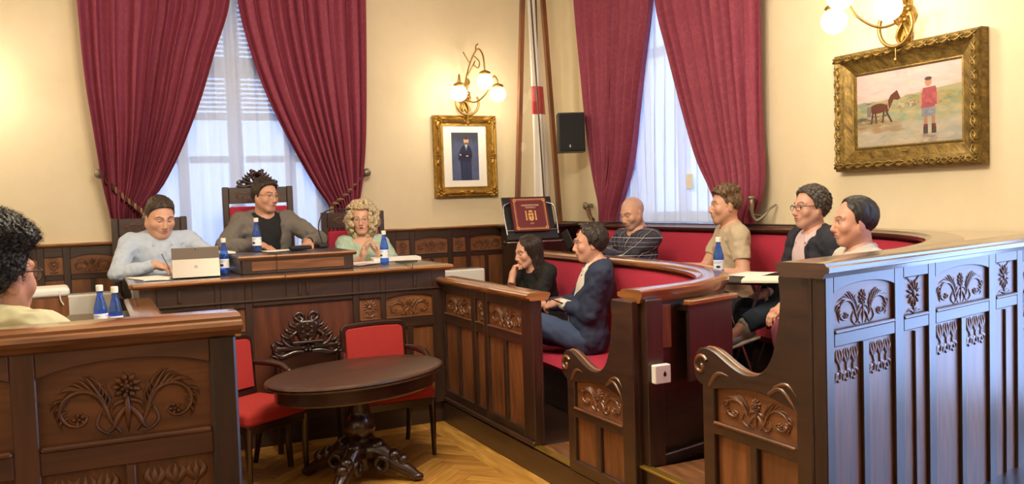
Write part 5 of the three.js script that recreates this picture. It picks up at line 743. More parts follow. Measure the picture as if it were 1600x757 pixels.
// ----- head: x to the person's left, y up, z forward; eyes at y = 0 -----
function headField(f) {
  const F = new Field(), w = f.w ?? 1, fat = f.fat ?? 0, nose = f.nose ?? 1, L = f.long ?? 1;
  F.ell(V(0, 0.03, -0.015), [0.077 * w, 0.09, 0.097], 0.02);
  F.ell(V(0, -0.028 * L, 0.022), [(0.062 + fat * 0.012) * w, 0.084 * L, 0.07], 0.035);
  F.ell(V(0, -0.098 * L, 0.062), [0.024, 0.02, 0.022], 0.03);
  for (const s of [-1, 1]) {
    F.cap(V(s * (0.052 + fat * 0.01) * w, -0.05 * L, 0.0), V(s * 0.018, -0.1 * L, 0.058), 0.02 + fat * 0.01, 0.016 + fat * 0.004, 0.03);
    F.ell(V(s * 0.042 * w, -0.03, 0.06), [0.022 + fat * 0.006, 0.022, 0.018], 0.025);
    F.cap(V(s * 0.014, 0.02, 0.086), V(s * 0.048, 0.021, 0.07), 0.0085, 0.008, 0.016);
    F.ell(V(s * 0.012, -0.043, 0.097), [0.0075 * nose, 0.007, 0.009], 0.008);
    const q = new THREE.Quaternion().setFromEuler(new THREE.Euler(0.15, s * 0.45, 0)); F.ell(V(s * 0.079 * w, -0.012, -0.012), [0.006, 0.031, 0.019], 0.006, q); F.ell(V(s * 0.076 * w, -0.03, -0.004), [0.007, 0.014, 0.011], 0.008);
  }
  F.cap(V(0, 0.008, 0.088), V(0, -0.036, 0.106 + 0.006 * (nose - 1)), 0.0085, 0.0125 * nose, 0.014);
  F.ell(V(0, -0.064 * L, 0.083), [0.028, 0.02, 0.014], 0.018);
  F.ell(V(0, -0.0635 * L, 0.0945), [0.02, 0.0045, 0.006], 0.005); F.ell(V(0, -0.0735 * L, 0.093), [0.017, 0.0052, 0.0065], 0.005);
  F.cap(V(0, -0.05, -0.015), V(0, -0.2, -0.035), 0.052 + fat * 0.012, 0.06 + fat * 0.012, 0.03);
  if (fat > 0.4) F.ell(V(0, -0.112, 0.028), [0.05, 0.026, 0.042], 0.035);
  const sock = new Field(); for (const s of [-1, 1]) sock.ell(V(s * 0.032, -0.001, 0.098), [0.018, 0.0125, 0.016], 0);
  F.sub((x, y, z) => sock.at(x, y, z), 0.012);
  const mouth = new Field().ell(V(0, -0.0685 * L, 0.101), [0.021, f.open ? 0.006 : 0.0018, 0.01], 0); F.sub((x, y, z) => mouth.at(x, y, z), 0.003);
  const eyes = new Field(); for (const s of [-1, 1]) eyes.ell(V(s * 0.031, -0.001, 0.0745), [0.0145, 0.0125, 0.0128], 0);
  return (x, y, z) => Math.min(F.at(x, y, z), z > 0.05 ? eyes.at(x, y, z) : 9);
}
function faceColor(f) {
  const skin = lin(f.skin ?? 0xc89678), lip = lin(f.lip ?? 0xa8605a), brow = lin(f.brow ?? 0x3a2a22), red = lin(f.flush ?? 0xb8745c), beard = lin(f.beardColor ?? 0x6a5a50), mix = (a, b, t) => [a[0] + (b[0] - a[0]) * t, a[1] + (b[1] - a[1]) * t, a[2] + (b[2] - a[2]) * t], L = f.long ?? 1;
  return (x, y, z) => {
    let c = mix(skin, red, 0.12 + 0.1 * n3(x * 60, y * 60, z * 60)); const ax = Math.abs(x);
    if (z > 0.02) { c = mix(c, red, 0.28 * smooth(0.03, 0.0, Math.hypot(ax - 0.042, y + 0.035))); c = mix(c, red, 0.45 * smooth(0.022, 0.0, Math.hypot(x, y + 0.04)) * (z > 0.09 ? 1 : 0)); }
    if (f.beard) { const m = smooth(-0.035, -0.055, y - 0.35 * Math.max(0, 0.05 - z) * 0.6) * smooth(-0.02, 0.02, z + 0.005) * (Math.hypot(x, y + 0.068 * L) < 0.014 ? 0.2 : 1) * smooth(-0.16, -0.12, y); c = mix(c, beard, f.beard * m * (0.75 + 0.25 * n3(x * 400, y * 400, z * 400))); }
    if (f.shaved) { const m = smooth(0.03, 0.06, y + 0.5 * (0.02 - z)) * (z < 0.06 ? 1 : 0.4); c = mix(c, beard, f.shaved * m); }
    if (z > 0.05) {
      const by = 0.0225 + 0.006 * smooth(0.012, 0.034, ax) - 0.006 * smooth(0.036, 0.055, ax); if (ax > 0.011 && ax < 0.054) c = mix(c, brow, 0.85 * smooth(0.0062, 0.0025, Math.abs(y - by)));
      const ex = ax - 0.031, lidT = f.look === 'down' ? -0.002 : 0.0036; if (Math.abs(ex) < 0.0145) { const lim = Math.sqrt(Math.max(0, 1 - (ex / 0.0145) ** 2)); const up = lidT * lim + (f.look === 'down' ? -0.001 : 0), dn = -0.0052 * lim; if (z > 0.075 && y < up && y > dn) { c = [0.5, 0.46, 0.43]; if (Math.abs(ex - (f.gaze ?? 0)) < 0.0058) c = [0.03, 0.022, 0.018]; } else if (z > 0.07 && y >= up && y < up + 0.0032) c = mix(c, [0.02, 0.014, 0.012], 0.75); }
      const dm = Math.hypot(x / 0.021, (y + 0.0685 * L) / 0.0095); if (dm < 1.15) c = mix(c, lip, 0.8 * smooth(1.15, 0.75, dm)); if (f.open && Math.hypot(x / 0.016, (y + 0.0685 * L) / 0.0045) < 1) c = [0.05, 0.018, 0.016];
    }
    return c;
  };
}
const hl0 = lut([[-0.13, -0.095], [-0.09, -0.085], [-0.05, -0.05], [-0.022, -0.028], [-0.005, -0.012], [0.012, -0.005], [0.03, 0.04], [0.05, 0.07], [0.075, 0.088], [0.1, 0.105], [0.16, 0.13]]);
function hairField(h) {
  const cran = new Field().ell(V(0, 0.03, -0.015), [0.077 * (h.w ?? 1), 0.09, 0.097], 0), base = (x, y, z) => cran.at(x, y, z);
  if (h.style === 'short') { const t = h.t ?? 0.012, top = h.top ?? 0, rec = h.rec ?? 0, wild = h.wild ?? 0.003, fr = h.freq ?? 90; return (x, y, z) => { const th = t + top * smooth(0.05, 0.11, y + 0.25 * z) ; const cy = h.comb ? 0.35 : 1, nz = wild * n3(x * fr * (h.comb ? 1.8 : 1), y * fr * cy, z * fr * (h.comb ? 0.9 : 1)) + wild * 0.5 * n3(x * fr * 3, y * fr * 2.1 * cy, z * fr * 2); const d = base(x, y, z) - th - nz * clamp(th / 0.014, 0.25, 1.3); const side = smooth(0.03, 0.06, Math.abs(x)); const l = hl0(z + rec * (1 - 0.85 * side) * smooth(0.0, 0.05, y)); return Math.max(d, (l - y) * 0.75 - 0.002 + nz * 0.6); }; }
  if (h.style === 'long') { const F = new Field(); F.ell(V(0, 0.034, -0.02), [0.09, 0.098, 0.106], 0.02); for (const s of [-1, 1]) { F.cap(V(s * 0.07, 0.05, 0.0), V(s * 0.088, -0.17, -0.02), 0.03, 0.026, 0.04); F.cap(V(s * 0.055, 0.05, -0.05), V(s * 0.06, -0.21, -0.06), 0.045, 0.035, 0.04); } F.cap(V(0, 0.05, -0.07), V(0, -0.22, -0.085), 0.055, 0.04, 0.04); return (x, y, z) => { const str = 0.0025 * Math.sin(Math.atan2(x, z + 0.02) * 40 + y * 20) + 0.003 * n3(x * 60, y * 25, z * 60); const fx = Math.abs(x), face = Math.max(fx - 0.064 - 0.02 * smooth(0.04, -0.1, y), 0.012 - z, y - 0.104 + fx * 0.55 + 0.25 * x); return Math.max(F.at(x, y, z) + str, -face); }; }
  if (h.style === 'curly') { const F = new Field(); let sd = 5; const r = () => { sd = (sd * 16807) % 2147483647; return sd / 2147483647; }; for (let i = 0; i < 330; i++) { const u = r() * 2 - 1, a = r() * Math.PI * 2, q = Math.sqrt(1 - u * u), R = 0.9 + 0.2 * r(); const x = Math.cos(a) * q * 0.122 * R, z = Math.sin(a) * q * 0.115 * R - 0.025, y = u * 0.15 * R - 0.0; if (y < -0.15) continue; if (z > 0.035 && Math.abs(x) < 0.068 && y < 0.09) continue; if (z > 0.02 && Math.abs(x) < 0.055 && y < 0.075) continue; F.ell(V(x, y, z), [0.016 + 0.01 * r(), 0.018 + 0.01 * r(), 0.016 + 0.01 * r()], 0.006); } F.ell(V(0, 0.035, -0.03), [0.095, 0.1, 0.098], 0.01); F.cap(V(0.05, 0.0, -0.05), V(0.06, -0.11, -0.05), 0.05, 0.04, 0.02); F.cap(V(-0.05, 0.0, -0.05), V(-0.06, -0.11, -0.05), 0.05, 0.04, 0.02); return (x, y, z) => { const fx = Math.abs(x), face = Math.max(fx - 0.058, 0.03 - z, y - 0.082); return Math.max(F.at(x, y, z) + 0.004 * n3(x * 160, y * 160, z * 160), -face); }; }
}
function handGeo(side, curl, skinC, spread = 0.12, thumbIn = 0.3) {     // y towards the fingertips, z out of the palm
  const F = new Field(), s = side;        // thumb side: left hand -1, right hand +1
  F.ell(V(0, 0.05, 0), [0.04, 0.052, 0.0165], 0.01); F.cap(V(0, -0.05, 0), V(0, 0.03, 0), 0.026, 0.028, 0.02); F.cap(V(-0.027, 0.083, -0.001), V(0.027, 0.083, -0.001), 0.0115, 0.0115, 0.012); F.ell(V(s * 0.024, 0.032, 0.01), [0.017, 0.028, 0.014], 0.012);
  const fingers = [[0.029, 0.088, 0.069, 0.0088], [0.0098, 0.093, 0.077, 0.009], [-0.0098, 0.09, 0.071, 0.0086], [-0.028, 0.082, 0.055, 0.0076]];
  fingers.forEach(([x, y, L, r], i) => { let p = V(s * x, y, 0), a = 0; const out = s * x * spread * 12; [0.45, 0.3, 0.25].forEach((fr, j) => { a += curl[Math.min(j, curl.length - 1)] * (1 + (i - 1.5) * 0.08); const d = V(Math.sin(out * 0.35) * 0.6, Math.cos(a), Math.sin(a)).normalize(), q = p.clone().addScaledVector(d, L * fr); F.cap(p, q, r * (1 - 0.09 * j), r * (0.93 - 0.1 * j), j ? 0.003 : 0.006); p = q; }); });
  let p = V(s * 0.03, 0.022, 0.008); [[V(s * 0.75, 0.6, 0.3), 0.036, 0.0125], [V(s * (0.55 - thumbIn), 0.8, 0.35), 0.03, 0.0105], [V(s * (0.4 - thumbIn * 1.3), 0.85, 0.3), 0.024, 0.0092]].forEach(([d, L, r]) => { const q = p.clone().addScaledVector(d.normalize(), L); F.cap(p, q, r, r * 0.9, 0.006); p = q; });
  const c = lin(skinC), nail = [c[0] * 1.12, c[1] * 1.02, c[2] * 1.0], kn = [c[0] * 0.95, c[1] * 0.8, c[2] * 0.75];
  return nets((x, y, z) => F.at(x, y, z), [-0.1, -0.05, -0.05], [0.1, 0.2, 0.14], 0.0048, (x, y, z, a, b, g) => (y > 0.075 && y < 0.1 && g < -0.4) ? kn : c);
}
// ----- whole figure -----
function person(o) {
  const G = new THREE.Group(); G.name = numbered('person'); G.userData = { label: o.label, category: 'person' }; scene.add(G);
  const w = o.wide ?? 1, fat = o.fat ?? 0, sc = o.scale ?? 1;
  const tq = new THREE.Quaternion().setFromEuler(new THREE.Euler(o.lean ?? 0, o.twist ?? 0, o.side ?? 0, 'YXZ')), hip = V(0, 0.1, 0), T = (x, y, z) => V(x, y, z).applyQuaternion(tq).add(hip);
  const H = o.torso ?? 1, neckB = T(0, 0.50 * H, -0.01), headQ = new THREE.Quaternion().setFromEuler(new THREE.Euler(o.head.pitch ?? 0, o.head.yaw ?? 0, o.head.roll ?? 0, 'YXZ'));
  const off = o.head.off ?? [0, 0, 0], headC = neckB.clone().add(V(0, 0.148, 0.03).applyQuaternion(tq.clone().slerp(new THREE.Quaternion(), 0.5))).add(V(...off));
  G.rotation.y = o.ry; G.scale.setScalar(sc); const hw = headC.clone().multiplyScalar(sc).applyAxisAngle(V(0, 1, 0), o.ry); G.position.copy(V(...o.at).sub(hw)); G.updateMatrixWorld(true);
  const loc = (p) => G.worldToLocal(V(...p)), sk = o.skin ?? 0xc89678;
  const sw = 0.168 * w, arms = {};
  for (const [k, s] of [['L', 1], ['R', -1]]) {
    const S = T(s * sw, 0.445 * H, -0.005), a = o['arm' + k] ?? {}, W = a.at ? loc(a.at) : T(s * 0.2, -0.02, 0.2), l1 = 0.275, l2 = 0.25, D = W.clone().sub(S), d = Math.min(D.length(), l1 + l2 - 0.004); const u = D.clone().normalize(), c = (l1 * l1 + d * d - l2 * l2) / (2 * d), h = Math.sqrt(Math.max(0, l1 * l1 - c * c)); let hint = V(...(a.hint ?? [s * 0.6, -1, -0.2])); hint.addScaledVector(u, -hint.dot(u)).normalize(); const E = S.clone().addScaledVector(u, c).addScaledVector(hint, h), Wr = S.clone().addScaledVector(u, d); arms[k] = { S, E, W: Wr, s, a };
  }
  const legs = {}; for (const [k, s] of [['L', 1], ['R', -1]]) { const g = o['leg' + k] ?? {}; const Hj = V(s * 0.09, 0.09, 0.03), K = g.knee ? (g.world ? loc(g.knee) : V(...g.knee)) : V(s * 0.12, 0.1, 0.44), A = g.ankle ? (g.world ? loc(g.ankle) : V(...g.ankle)) : V(s * 0.12, -0.34, 0.42); legs[k] = { Hj, K, A, toe: V(...(g.toe ?? [0, -0.25, 1])).normalize() }; }
  const torso = (F, e, up = 1) => {
    F.ell(V(0, 0.09, -0.01), [0.165 * (1 + fat * 0.15) + e, 0.115 + e, 0.125 + e], 0.05); F.ell(T(0, 0.13, 0.012 + fat * 0.03), [0.142 * (1 + fat * 0.3) * Math.sqrt(w) + e, 0.17 + e, 0.108 * (1 + fat * 0.45) + e], 0.06, tq);
    F.ell(T(0, 0.33 * H, 0.0), [0.158 * w + e, 0.17 * H + e, 0.108 * (1 + fat * 0.15) + e], 0.06, tq); F.cap(T(-sw + 0.015, 0.44 * H, -0.012), T(sw - 0.015, 0.44 * H, -0.012), 0.058 + e, 0.058 + e, 0.05);
    if (o.bust) for (const s of [-1, 1]) F.ell(T(s * 0.07, 0.31, 0.085), [0.06 + e, 0.06 + e, 0.05 + e], 0.04, tq);
    if (up) for (const s of [-1, 1]) F.cap(T(0, 0.475 * H, -0.02), T(s * sw * 0.8, 0.45 * H, -0.02), 0.05 + e, 0.045 + e, 0.05);
  };
  const arm = (F, e, from, to, m = 1, loose = 0) => { for (const k of ['L', 'R']) { const { S, E, W } = arms[k], c = 1; F.cap(S, E.clone(), 0.053 * c * Math.sqrt(w) * m + e, 0.043 * c * m + e, 0.03, to < 1 && false); if (to > 1) F.cap(E, E.clone().lerp(W, to - 1), 0.043 * m + e, lerp(0.043, 0.029, to - 1) * m + e + loose, 0.015, to < 1.99); } };
  // skin
  const body = new Field(); torso(body, -0.004); arm(body, 0, 0, 2); body.cap(neckB.clone().add(V(0, -0.05, 0)), headC.clone().add(V(0, -0.08, -0.025).applyQuaternion(headQ)), 0.058 + fat * 0.012, 0.05 + fat * 0.012, 0.04);
  for (const k of ['L', 'R']) { const { Hj, K, A, toe } = legs[k]; body.cap(Hj, K, 0.078, 0.052, 0.03); body.cap(K, A, 0.05, 0.034, 0.02); body.cap(A.clone().addScaledVector(toe, -0.02), A.clone().addScaledVector(toe, 0.13).add(V(0, -0.05, 0)), 0.034, 0.026, 0.02); }
  const bounds = (pts, m) => { const lo = [9, 9, 9], hi = [-9, -9, -9]; for (const p of pts) for (let i = 0; i < 3; i++) { const v = p.getComponent(i); lo[i] = Math.min(lo[i], v - m); hi[i] = Math.max(hi[i], v + m); } return [lo, hi]; };
  const up = [T(-0.2 * w, 0.5, 0), T(0.2 * w, 0.5, 0), T(0, 0.2, 0.12 + fat * 0.08), V(-0.16, 0.0, -0.1), V(0.16, 0, -0.1), neckB.clone().add(V(0, 0.06, 0)), ...['L', 'R'].flatMap((k) => [arms[k].S, arms[k].E, arms[k].W])], low = ['L', 'R'].flatMap((k) => [legs[k].Hj, legs[k].K, legs[k].A, legs[k].A.clone().addScaledVector(legs[k].toe, 0.16)]);
  const skc = lin(sk), [blo, bhi] = bounds([...up, ...low], 0.13), parts = [nets((x, y, z) => body.at(x, y, z), blo, bhi, 0.0135, () => skc)];
  const hf = { skin: sk, ...o.face }, hF = headField(hf), headM = new THREE.Matrix4().compose(headC, headQ, V(1, 1, 1).multiplyScalar(o.headScale ?? 1));
  const hg = nets(hF, [-0.1, -0.19, -0.125], [0.1, 0.14, 0.135], o.fine ?? 0.0036, faceColor(hf), 2); hg.applyMatrix4(headM); parts.push(hg);
  for (const k of ['L', 'R']) { const { E, W, s, a } = arms[k]; if (a.hide) continue; const y = a.dir ? V(...a.dir).normalize() : W.clone().sub(E).normalize(); let z = V(...(a.palm ?? [0, -1, 0])); z.addScaledVector(y, -z.dot(y)).normalize(); const x = y.clone().cross(z); const m = new THREE.Matrix4().makeBasis(x, y, z).setPosition(W.clone().addScaledVector(y, 0.01)); const hnd = handGeo(s > 0 ? -1 : 1, a.curl ?? [0.35, 0.5, 0.4], sk, a.spread, a.thumb); hnd.applyMatrix4(m); parts.push(hnd); }
  const bm = mesh('body', mergeGeometries(parts), M.skin, G);
  // clothing
  const fold = (amp, f, ph) => (x, y, z) => amp * (n3(x * f + ph, y * f * 1.2, z * f) + 0.5 * n3(x * f * 2.2, y * f * 2 + ph, z * f * 2.3));
  const garment = (name, F, mat, color, cell, amp, extra, region, fr = 24) => { const fd = fold(amp, fr, o.at[0] * 3), fn = (x, y, z) => { let d = F.at(x, y, z) + fd(x, y, z); if (extra) d = extra(x, y, z, d); return d; }; const [lo, hi] = region; const c = typeof color === 'function' ? color : (() => { const b = lin(color); return () => b; })(); const m = mesh(name, nets(fn, lo, hi, cell, c), mat, G); return m; };
  const inv = tq.clone().invert(), toT = (x, y, z) => V(x, y, z).sub(hip).applyQuaternion(inv), [ulo, uhi] = bounds(up, 0.12);
  const neckCut = (rx, ry, rz, cy, cz) => { const f = new Field().ell(T(0, cy * H, cz), [rx, ry, rz], 0, tq); return (x, y, z) => f.at(x, y, z); };
  if (o.shirt) {
    const s = o.shirt, F = new Field(); torso(F, o.jacket ? 0.006 : 0.009); const to = s.sleeve === 'short' ? 0.62 : s.sleeve === 'none' ? 0 : 1.93;
    for (const k of ['L', 'R']) { const { S, E, W } = arms[k]; if (to >= 1) { const dj = o.jacket ? 0.004 : 0; F.cap(S, E, 0.062 * Math.sqrt(w) - dj, 0.053 - dj, 0.03); F.cap(E, E.clone().lerp(W, to - 1), 0.053 - dj, 0.041 - dj, 0.015, true); } else if (to > 0) F.cap(S, S.clone().lerp(E, to), 0.064 * Math.sqrt(w), 0.06, 0.03, true); }
    if (s.collar) { const cq = T(0, 0.515 * H, -0.005); for (let i = 0; i < 14; i++) { const a = i / 14 * Math.PI * 2, b = (i + 1) / 14 * Math.PI * 2, P = (t) => { const fz = Math.cos(t), r = 0.066 + fat * 0.012; return T(Math.sin(t) * r, (0.505 - 0.022 * fz) * H, fz * r - 0.004); }; if (Math.cos((a + b) / 2) > 0.93) continue; F.cap(P(a), P(b), 0.013, 0.013, 0.008); } for (const q of [-1, 1]) F.cap(T(q * 0.03, 0.482 * H, 0.062), T(q * 0.055, 0.445 * H, 0.088 + fat * 0.012), 0.011, 0.008, 0.01); }
    F.sub(neckCut(0.062 + (s.neck ?? 0) + fat * 0.01, 0.05 + (s.neck ?? 0) * 1.2, 0.07 + (s.neck ?? 0), 0.52 - (s.neck ?? 0) * 0.4, 0.012 + (s.neck ?? 0) * 0.4), 0.008);
    if (s.vee) F.sub((x, y, z) => { const t = toT(x, y, z); return Math.max(Math.abs(t.x) - s.vee * clamp((t.y - 0.36) / 0.14, 0, 1), -(t.z - 0.02), 0.36 - t.y) * 0.8; }, 0.006);
    garment('shirt', F, clothMat(0.85, s.map), s.color, s.cell ?? 0.0105, o.jacket ? 0.002 : 0.0055, (x, y, z, d) => Math.max(d, 0.035 - y), [ulo, uhi]);
  }
  if (o.jacket) {
    const j = o.jacket, F = new Field(); torso(F, 0.021); for (const k of ['L', 'R']) { const { S, E, W } = arms[k]; F.cap(S, E, 0.072 * Math.sqrt(w), 0.062, 0.03); F.cap(E, E.clone().lerp(W, 0.92), 0.062, 0.047, 0.015, true); }
    const vb = j.bottom ?? 0.1, vw = j.open ?? 0.085; for (const q of [-1, 1]) { F.cap(T(q * 0.075, 0.5 * H, -0.02), T(q * (vw * 0.98 + 0.012), 0.42 * H, 0.095), 0.016, 0.013, 0.012); F.cap(T(q * (vw + 0.014), 0.42 * H, 0.098), T(q * (vw * 0.35 + 0.02), vb + 0.08, 0.128 + fat * 0.05), 0.015, 0.009, 0.012); }
    F.sub(neckCut(0.072 + fat * 0.01, 0.075, 0.08, 0.52, 0.012), 0.008);
    F.sub((x, y, z) => { const t = toT(x, y, z); const tt = clamp((t.y - vb) / (0.44 - vb), 0, 1); return Math.max(Math.abs(t.x) - vw * Math.pow(tt, 0.75) - (j.gap ?? 0), -(t.z - 0.0)) * 0.8; }, 0.006);
    garment('jacket', F, clothMat(0.8), j.color, 0.0105, 0.0075, (x, y, z, d) => Math.max(d, 0.0 - y), [ulo, uhi], 20);
  }
  if (o.trousers !== undefined) {
    const F = new Field(); F.ell(V(0, 0.09, -0.01), [0.172 * (1 + fat * 0.15), 0.12, 0.132], 0.05); for (const k of ['L', 'R']) { const { Hj, K, A } = legs[k]; F.cap(Hj, K, 0.094, 0.072, 0.03); F.cap(K, K.clone().lerp(A, 0.94), 0.072, 0.056, 0.02, true); }
    garment('trousers', F, clothMat(0.88), o.trousers, 0.014, 0.006, (x, y, z, d) => Math.max(d, y - 0.2 - Math.max(0, z - 0.1) * 3), bounds([...low, V(-0.17, 0.2, -0.12), V(0.17, 0.0, -0.12)], 0.11), 18);
    const sh = std({ color: o.shoes ?? 0x2a2624, roughness: 0.55 }), so = std({ color: o.sole ?? 0x15120f, roughness: 0.7 });
    for (const k of ['L', 'R']) { const { A, toe } = legs[k], side = V(0, 1, 0).cross(toe).normalize(), upv = toe.clone().cross(side), m = new THREE.Matrix4().makeBasis(side, upv, toe).setPosition(A.clone().add(upv.clone().multiplyScalar(-0.045))); const F2 = new Field(); F2.ell(V(0, 0, -0.02), [0.036, 0.045, 0.05], 0.03); F2.ell(V(0, -0.012, 0.11), [0.042, 0.03, 0.085], 0.04); F2.cap(V(0, 0.05, -0.01), V(0, 0.02, 0.0), 0.04, 0.042, 0.02); const sg = nets((x, y, z) => Math.max(F2.at(x, y, z), -0.034 - y), [-0.07, -0.06, -0.09], [0.07, 0.11, 0.22], 0.008, () => [1, 1, 1]); sg.applyMatrix4(m); const sm = mesh('shoe', sg, sh, G); const lg = moved(rbox(0.078, 0.018, 0.27, 0.008), 0, -0.04, 0.06); lg.applyMatrix4(m); mesh('sole', lg, so, sm); }
  }
  if (o.hair) { const hc = lin(o.hair.color), hc2 = lin(o.hair.color2 ?? o.hair.color), fn = hairField(o.hair); const g = nets(fn, [-0.17, -0.27, -0.19], [0.17, 0.2, 0.15], o.hair.cell ?? 0.005, (x, y, z) => { const t = clamp(0.5 + 0.5 * n3(x * 110, y * 50, z * 110), 0, 1); return [0, 1, 2].map((i) => hc[i] + (hc2[i] - hc[i]) * t); }, 2); g.applyMatrix4(headM); const hm = mesh('hair', g, M.hair, G);
    if (o.hair.fuzz) { const P = g.attributes.position, Nn = g.attributes.normal, Q = [], NQ = [], CQ = [], up = V(0, 1, 0); let sd = 77; const r = () => { sd = (sd * 16807) % 2147483647; return sd / 2147483647; };
      for (let i = 0; i < o.hair.fuzz; i++) { const k = Math.floor(r() * P.count), n = V(Nn.getX(k), Nn.getY(k), Nn.getZ(k)); let p = V(P.getX(k), P.getY(k), P.getZ(k)).addScaledVector(n, -0.003); const L = o.hair.fuzzLen * (0.5 + r()), t = V(r() - 0.5, r() - 0.5, r() - 0.5).cross(n).normalize(), b = n.clone().cross(t); const ph = r() * 6, tw = 5 + r() * 5, w0 = (o.hair.thin ?? 0.0007) * (0.7 + 0.6 * r()); let prev = null; const hcx = r() > 0.5 ? hc : hc2;
        for (let s = 0; s <= 5; s++) { const f = s / 5, c = p.clone().addScaledVector(n, L * f * (1 - 0.35 * f)).addScaledVector(t, 0.3 * L * Math.sin(f * tw + ph) * f).addScaledVector(b, 0.3 * L * Math.cos(f * tw + ph) * f).addScaledVector(up, -0.25 * L * f * f), wv = b.clone().multiplyScalar(w0 * (1 - 0.8 * f)), wt = t.clone().multiplyScalar(w0 * (1 - 0.8 * f)); const ring = [c.clone().add(wv), c.clone().sub(wv).add(wt), c.clone().sub(wv).sub(wt)]; if (prev) for (let q = 0; q < 3; q++) { const a = prev[q], d = prev[(q + 1) % 3], e1 = ring[q], f1 = ring[(q + 1) % 3]; for (const v of [a, d, f1, a, f1, e1]) { Q.push(v.x, v.y, v.z); NQ.push(n.x, n.y, n.z); CQ.push(...hcx); } } prev = ring; } }
      const fg = new THREE.BufferGeometry(); fg.setAttribute('position', new THREE.Float32BufferAttribute(Q, 3)); fg.setAttribute('normal', new THREE.Float32BufferAttribute(NQ, 3)); fg.setAttribute('color', new THREE.Float32BufferAttribute(CQ, 3)); fg.setAttribute('uv', new THREE.Float32BufferAttribute(new Array(Q.length / 3 * 2).fill(0), 2)); const fm = mesh('loose_strands', fg, M.hair, hm); fm.userData.kind = 'stuff'; } }
  if (o.glasses) { const gm = std({ color: o.glasses, roughness: 0.35, metalness: 0.2 }), gg = new THREE.Group(); gg.name = 'spectacles'; gg.applyMatrix4(headM); G.add(gg);
    for (const s of [-1, 1]) { mesh('rim', moved(new THREE.TorusGeometry(0.0215, o.rim ?? 0.0018, 6, 24), s * 0.033, -0.004, 0.101, 0, s * 0.15, 0, [1.15, 0.82, 1]), gm, gg); mesh('lens', moved(new THREE.CircleGeometry(0.021, 20), s * 0.033, -0.004, 0.101, 0, s * 0.15, 0, [1.15, 0.82, 1]), M.glass, gg); mesh('temple', tube([[s * 0.056, 0.004, 0.098], [s * 0.072, 0.006, 0.06], [s * 0.084, 0.006, 0.0], [s * 0.082, -0.008, -0.025]], 0.0022, 14, 5), gm, gg); } mesh('bridge', tube([[-0.01, 0.0, 0.104], [0, 0.004, 0.108], [0.01, 0.0, 0.104]], 0.0018, 6, 5), gm, gg); }
  return G;
}
const face = (x, z) => Math.atan2(x, z);
person({ label: 'heavy-set person in a pale blue shirt writing behind the tablet', at: [0.444, 1.515, -6.76], ry: face(0.1, 1), wide: 1.18, fat: 0.75, lean: 0.14, scale: 1.04, skin: 0xd6a68e,
  headScale: 1.06, head: { pitch: 0.34, yaw: 0.18, off: [0, -0.025, 0.02] }, face: { fat: 0.9, w: 1.05, brow: 0x33241c, look: 'down', skin: 0xd6a68e }, hair: { style: 'short', color: 0x2c211b, color2: 0x3d2f26, t: 0.011, top: 0.01, rec: 0.008, comb: 1, wild: 0.0022, freq: 70 },
  armR: { at: [0.39, 1.185, -6.56], hint: [-1, -0.55, 0.1], dir: [0.7, -0.25, 0.6], palm: [0.2, -1, 0.1], curl: [0.6, 0.7, 0.5] }, armL: { at: [0.70, 1.16, -6.42], hint: [1, -0.5, 0] },
  shirt: { color: 0xb4c2d6, collar: 1 }, trousers: 0x23262e });
person({ label: 'person in a grey jacket over a black top seated in the presiding chair', at: [1.222, 1.648, -6.98], ry: face(0.12, 1), wide: 1.12, fat: 0.35, lean: 0.05, scale: 1.03, skin: 0xc4937a,
  head: { pitch: 0.05, yaw: 0.42, roll: -0.04 }, face: { fat: 0.35, brow: 0x2a1d18, skin: 0xc9987f, beard: 0.25, gaze: 0.002 }, hair: { style: 'short', color: 0x1d1512, color2: 0x33261f, t: 0.013, top: 0.012, rec: 0.0, wild: 0.003, comb: 1, freq: 70 }, glasses: 0x8a8078, rim: 0.001,
  armR: { at: [1.10, 1.285, -6.68], hint: [-1, -0.3, -0.3], dir: [0.5, -0.2, 0.7], palm: [0, -1, 0] }, armL: { at: [1.46, 1.285, -6.66], hint: [1, -0.3, -0.3], dir: [-0.2, -0.2, 0.8], palm: [0, -1, 0] },
  shirt: { color: 0x15161a, sleeve: 'long' }, jacket: { color: 0x6c6661, open: 0.075, bottom: 0.05, gap: 0.02 }, trousers: 0x23262e });
person({ label: 'person with blonde curly hair and glasses speaking behind the desk', at: [1.945, 1.44, -6.86], ry: face(-0.22, 1), wide: 0.92, fat: 0.15, lean: 0.1, scale: 0.97, bust: 1, skin: 0xd6a78e,
  head: { pitch: 0.02, yaw: -0.15 }, face: { open: 1, lip: 0xb85a56, brow: 0x8a6c50, skin: 0xd9aa92, w: 0.97 }, hair: { style: 'curly', color: 0xa8906a, color2: 0xd8c8a8, cell: 0.005, fuzz: 1400, fuzzLen: 0.022 }, glasses: 0x9a8a7c, rim: 0.0013,
  armR: { at: [1.87, 1.15, -6.62], hint: [-0.8, -1, -0.2], dir: [0.15, 0.9, 0.3], palm: [0.9, 0, 0.2], curl: [0.2, 0.3, 0.3], spread: 0.2 }, armL: { at: [2.01, 1.14, -6.62], hint: [0.8, -1, -0.2], dir: [-0.2, 0.9, 0.3], palm: [-0.9, 0, 0.2], curl: [0.35, 0.4, 0.4], spread: 0.2 },
  shirt: { color: 0xa9bfae, sleeve: 'short', neck: 0.022, vee: 0.035 }, trousers: 0x3a3f48 });
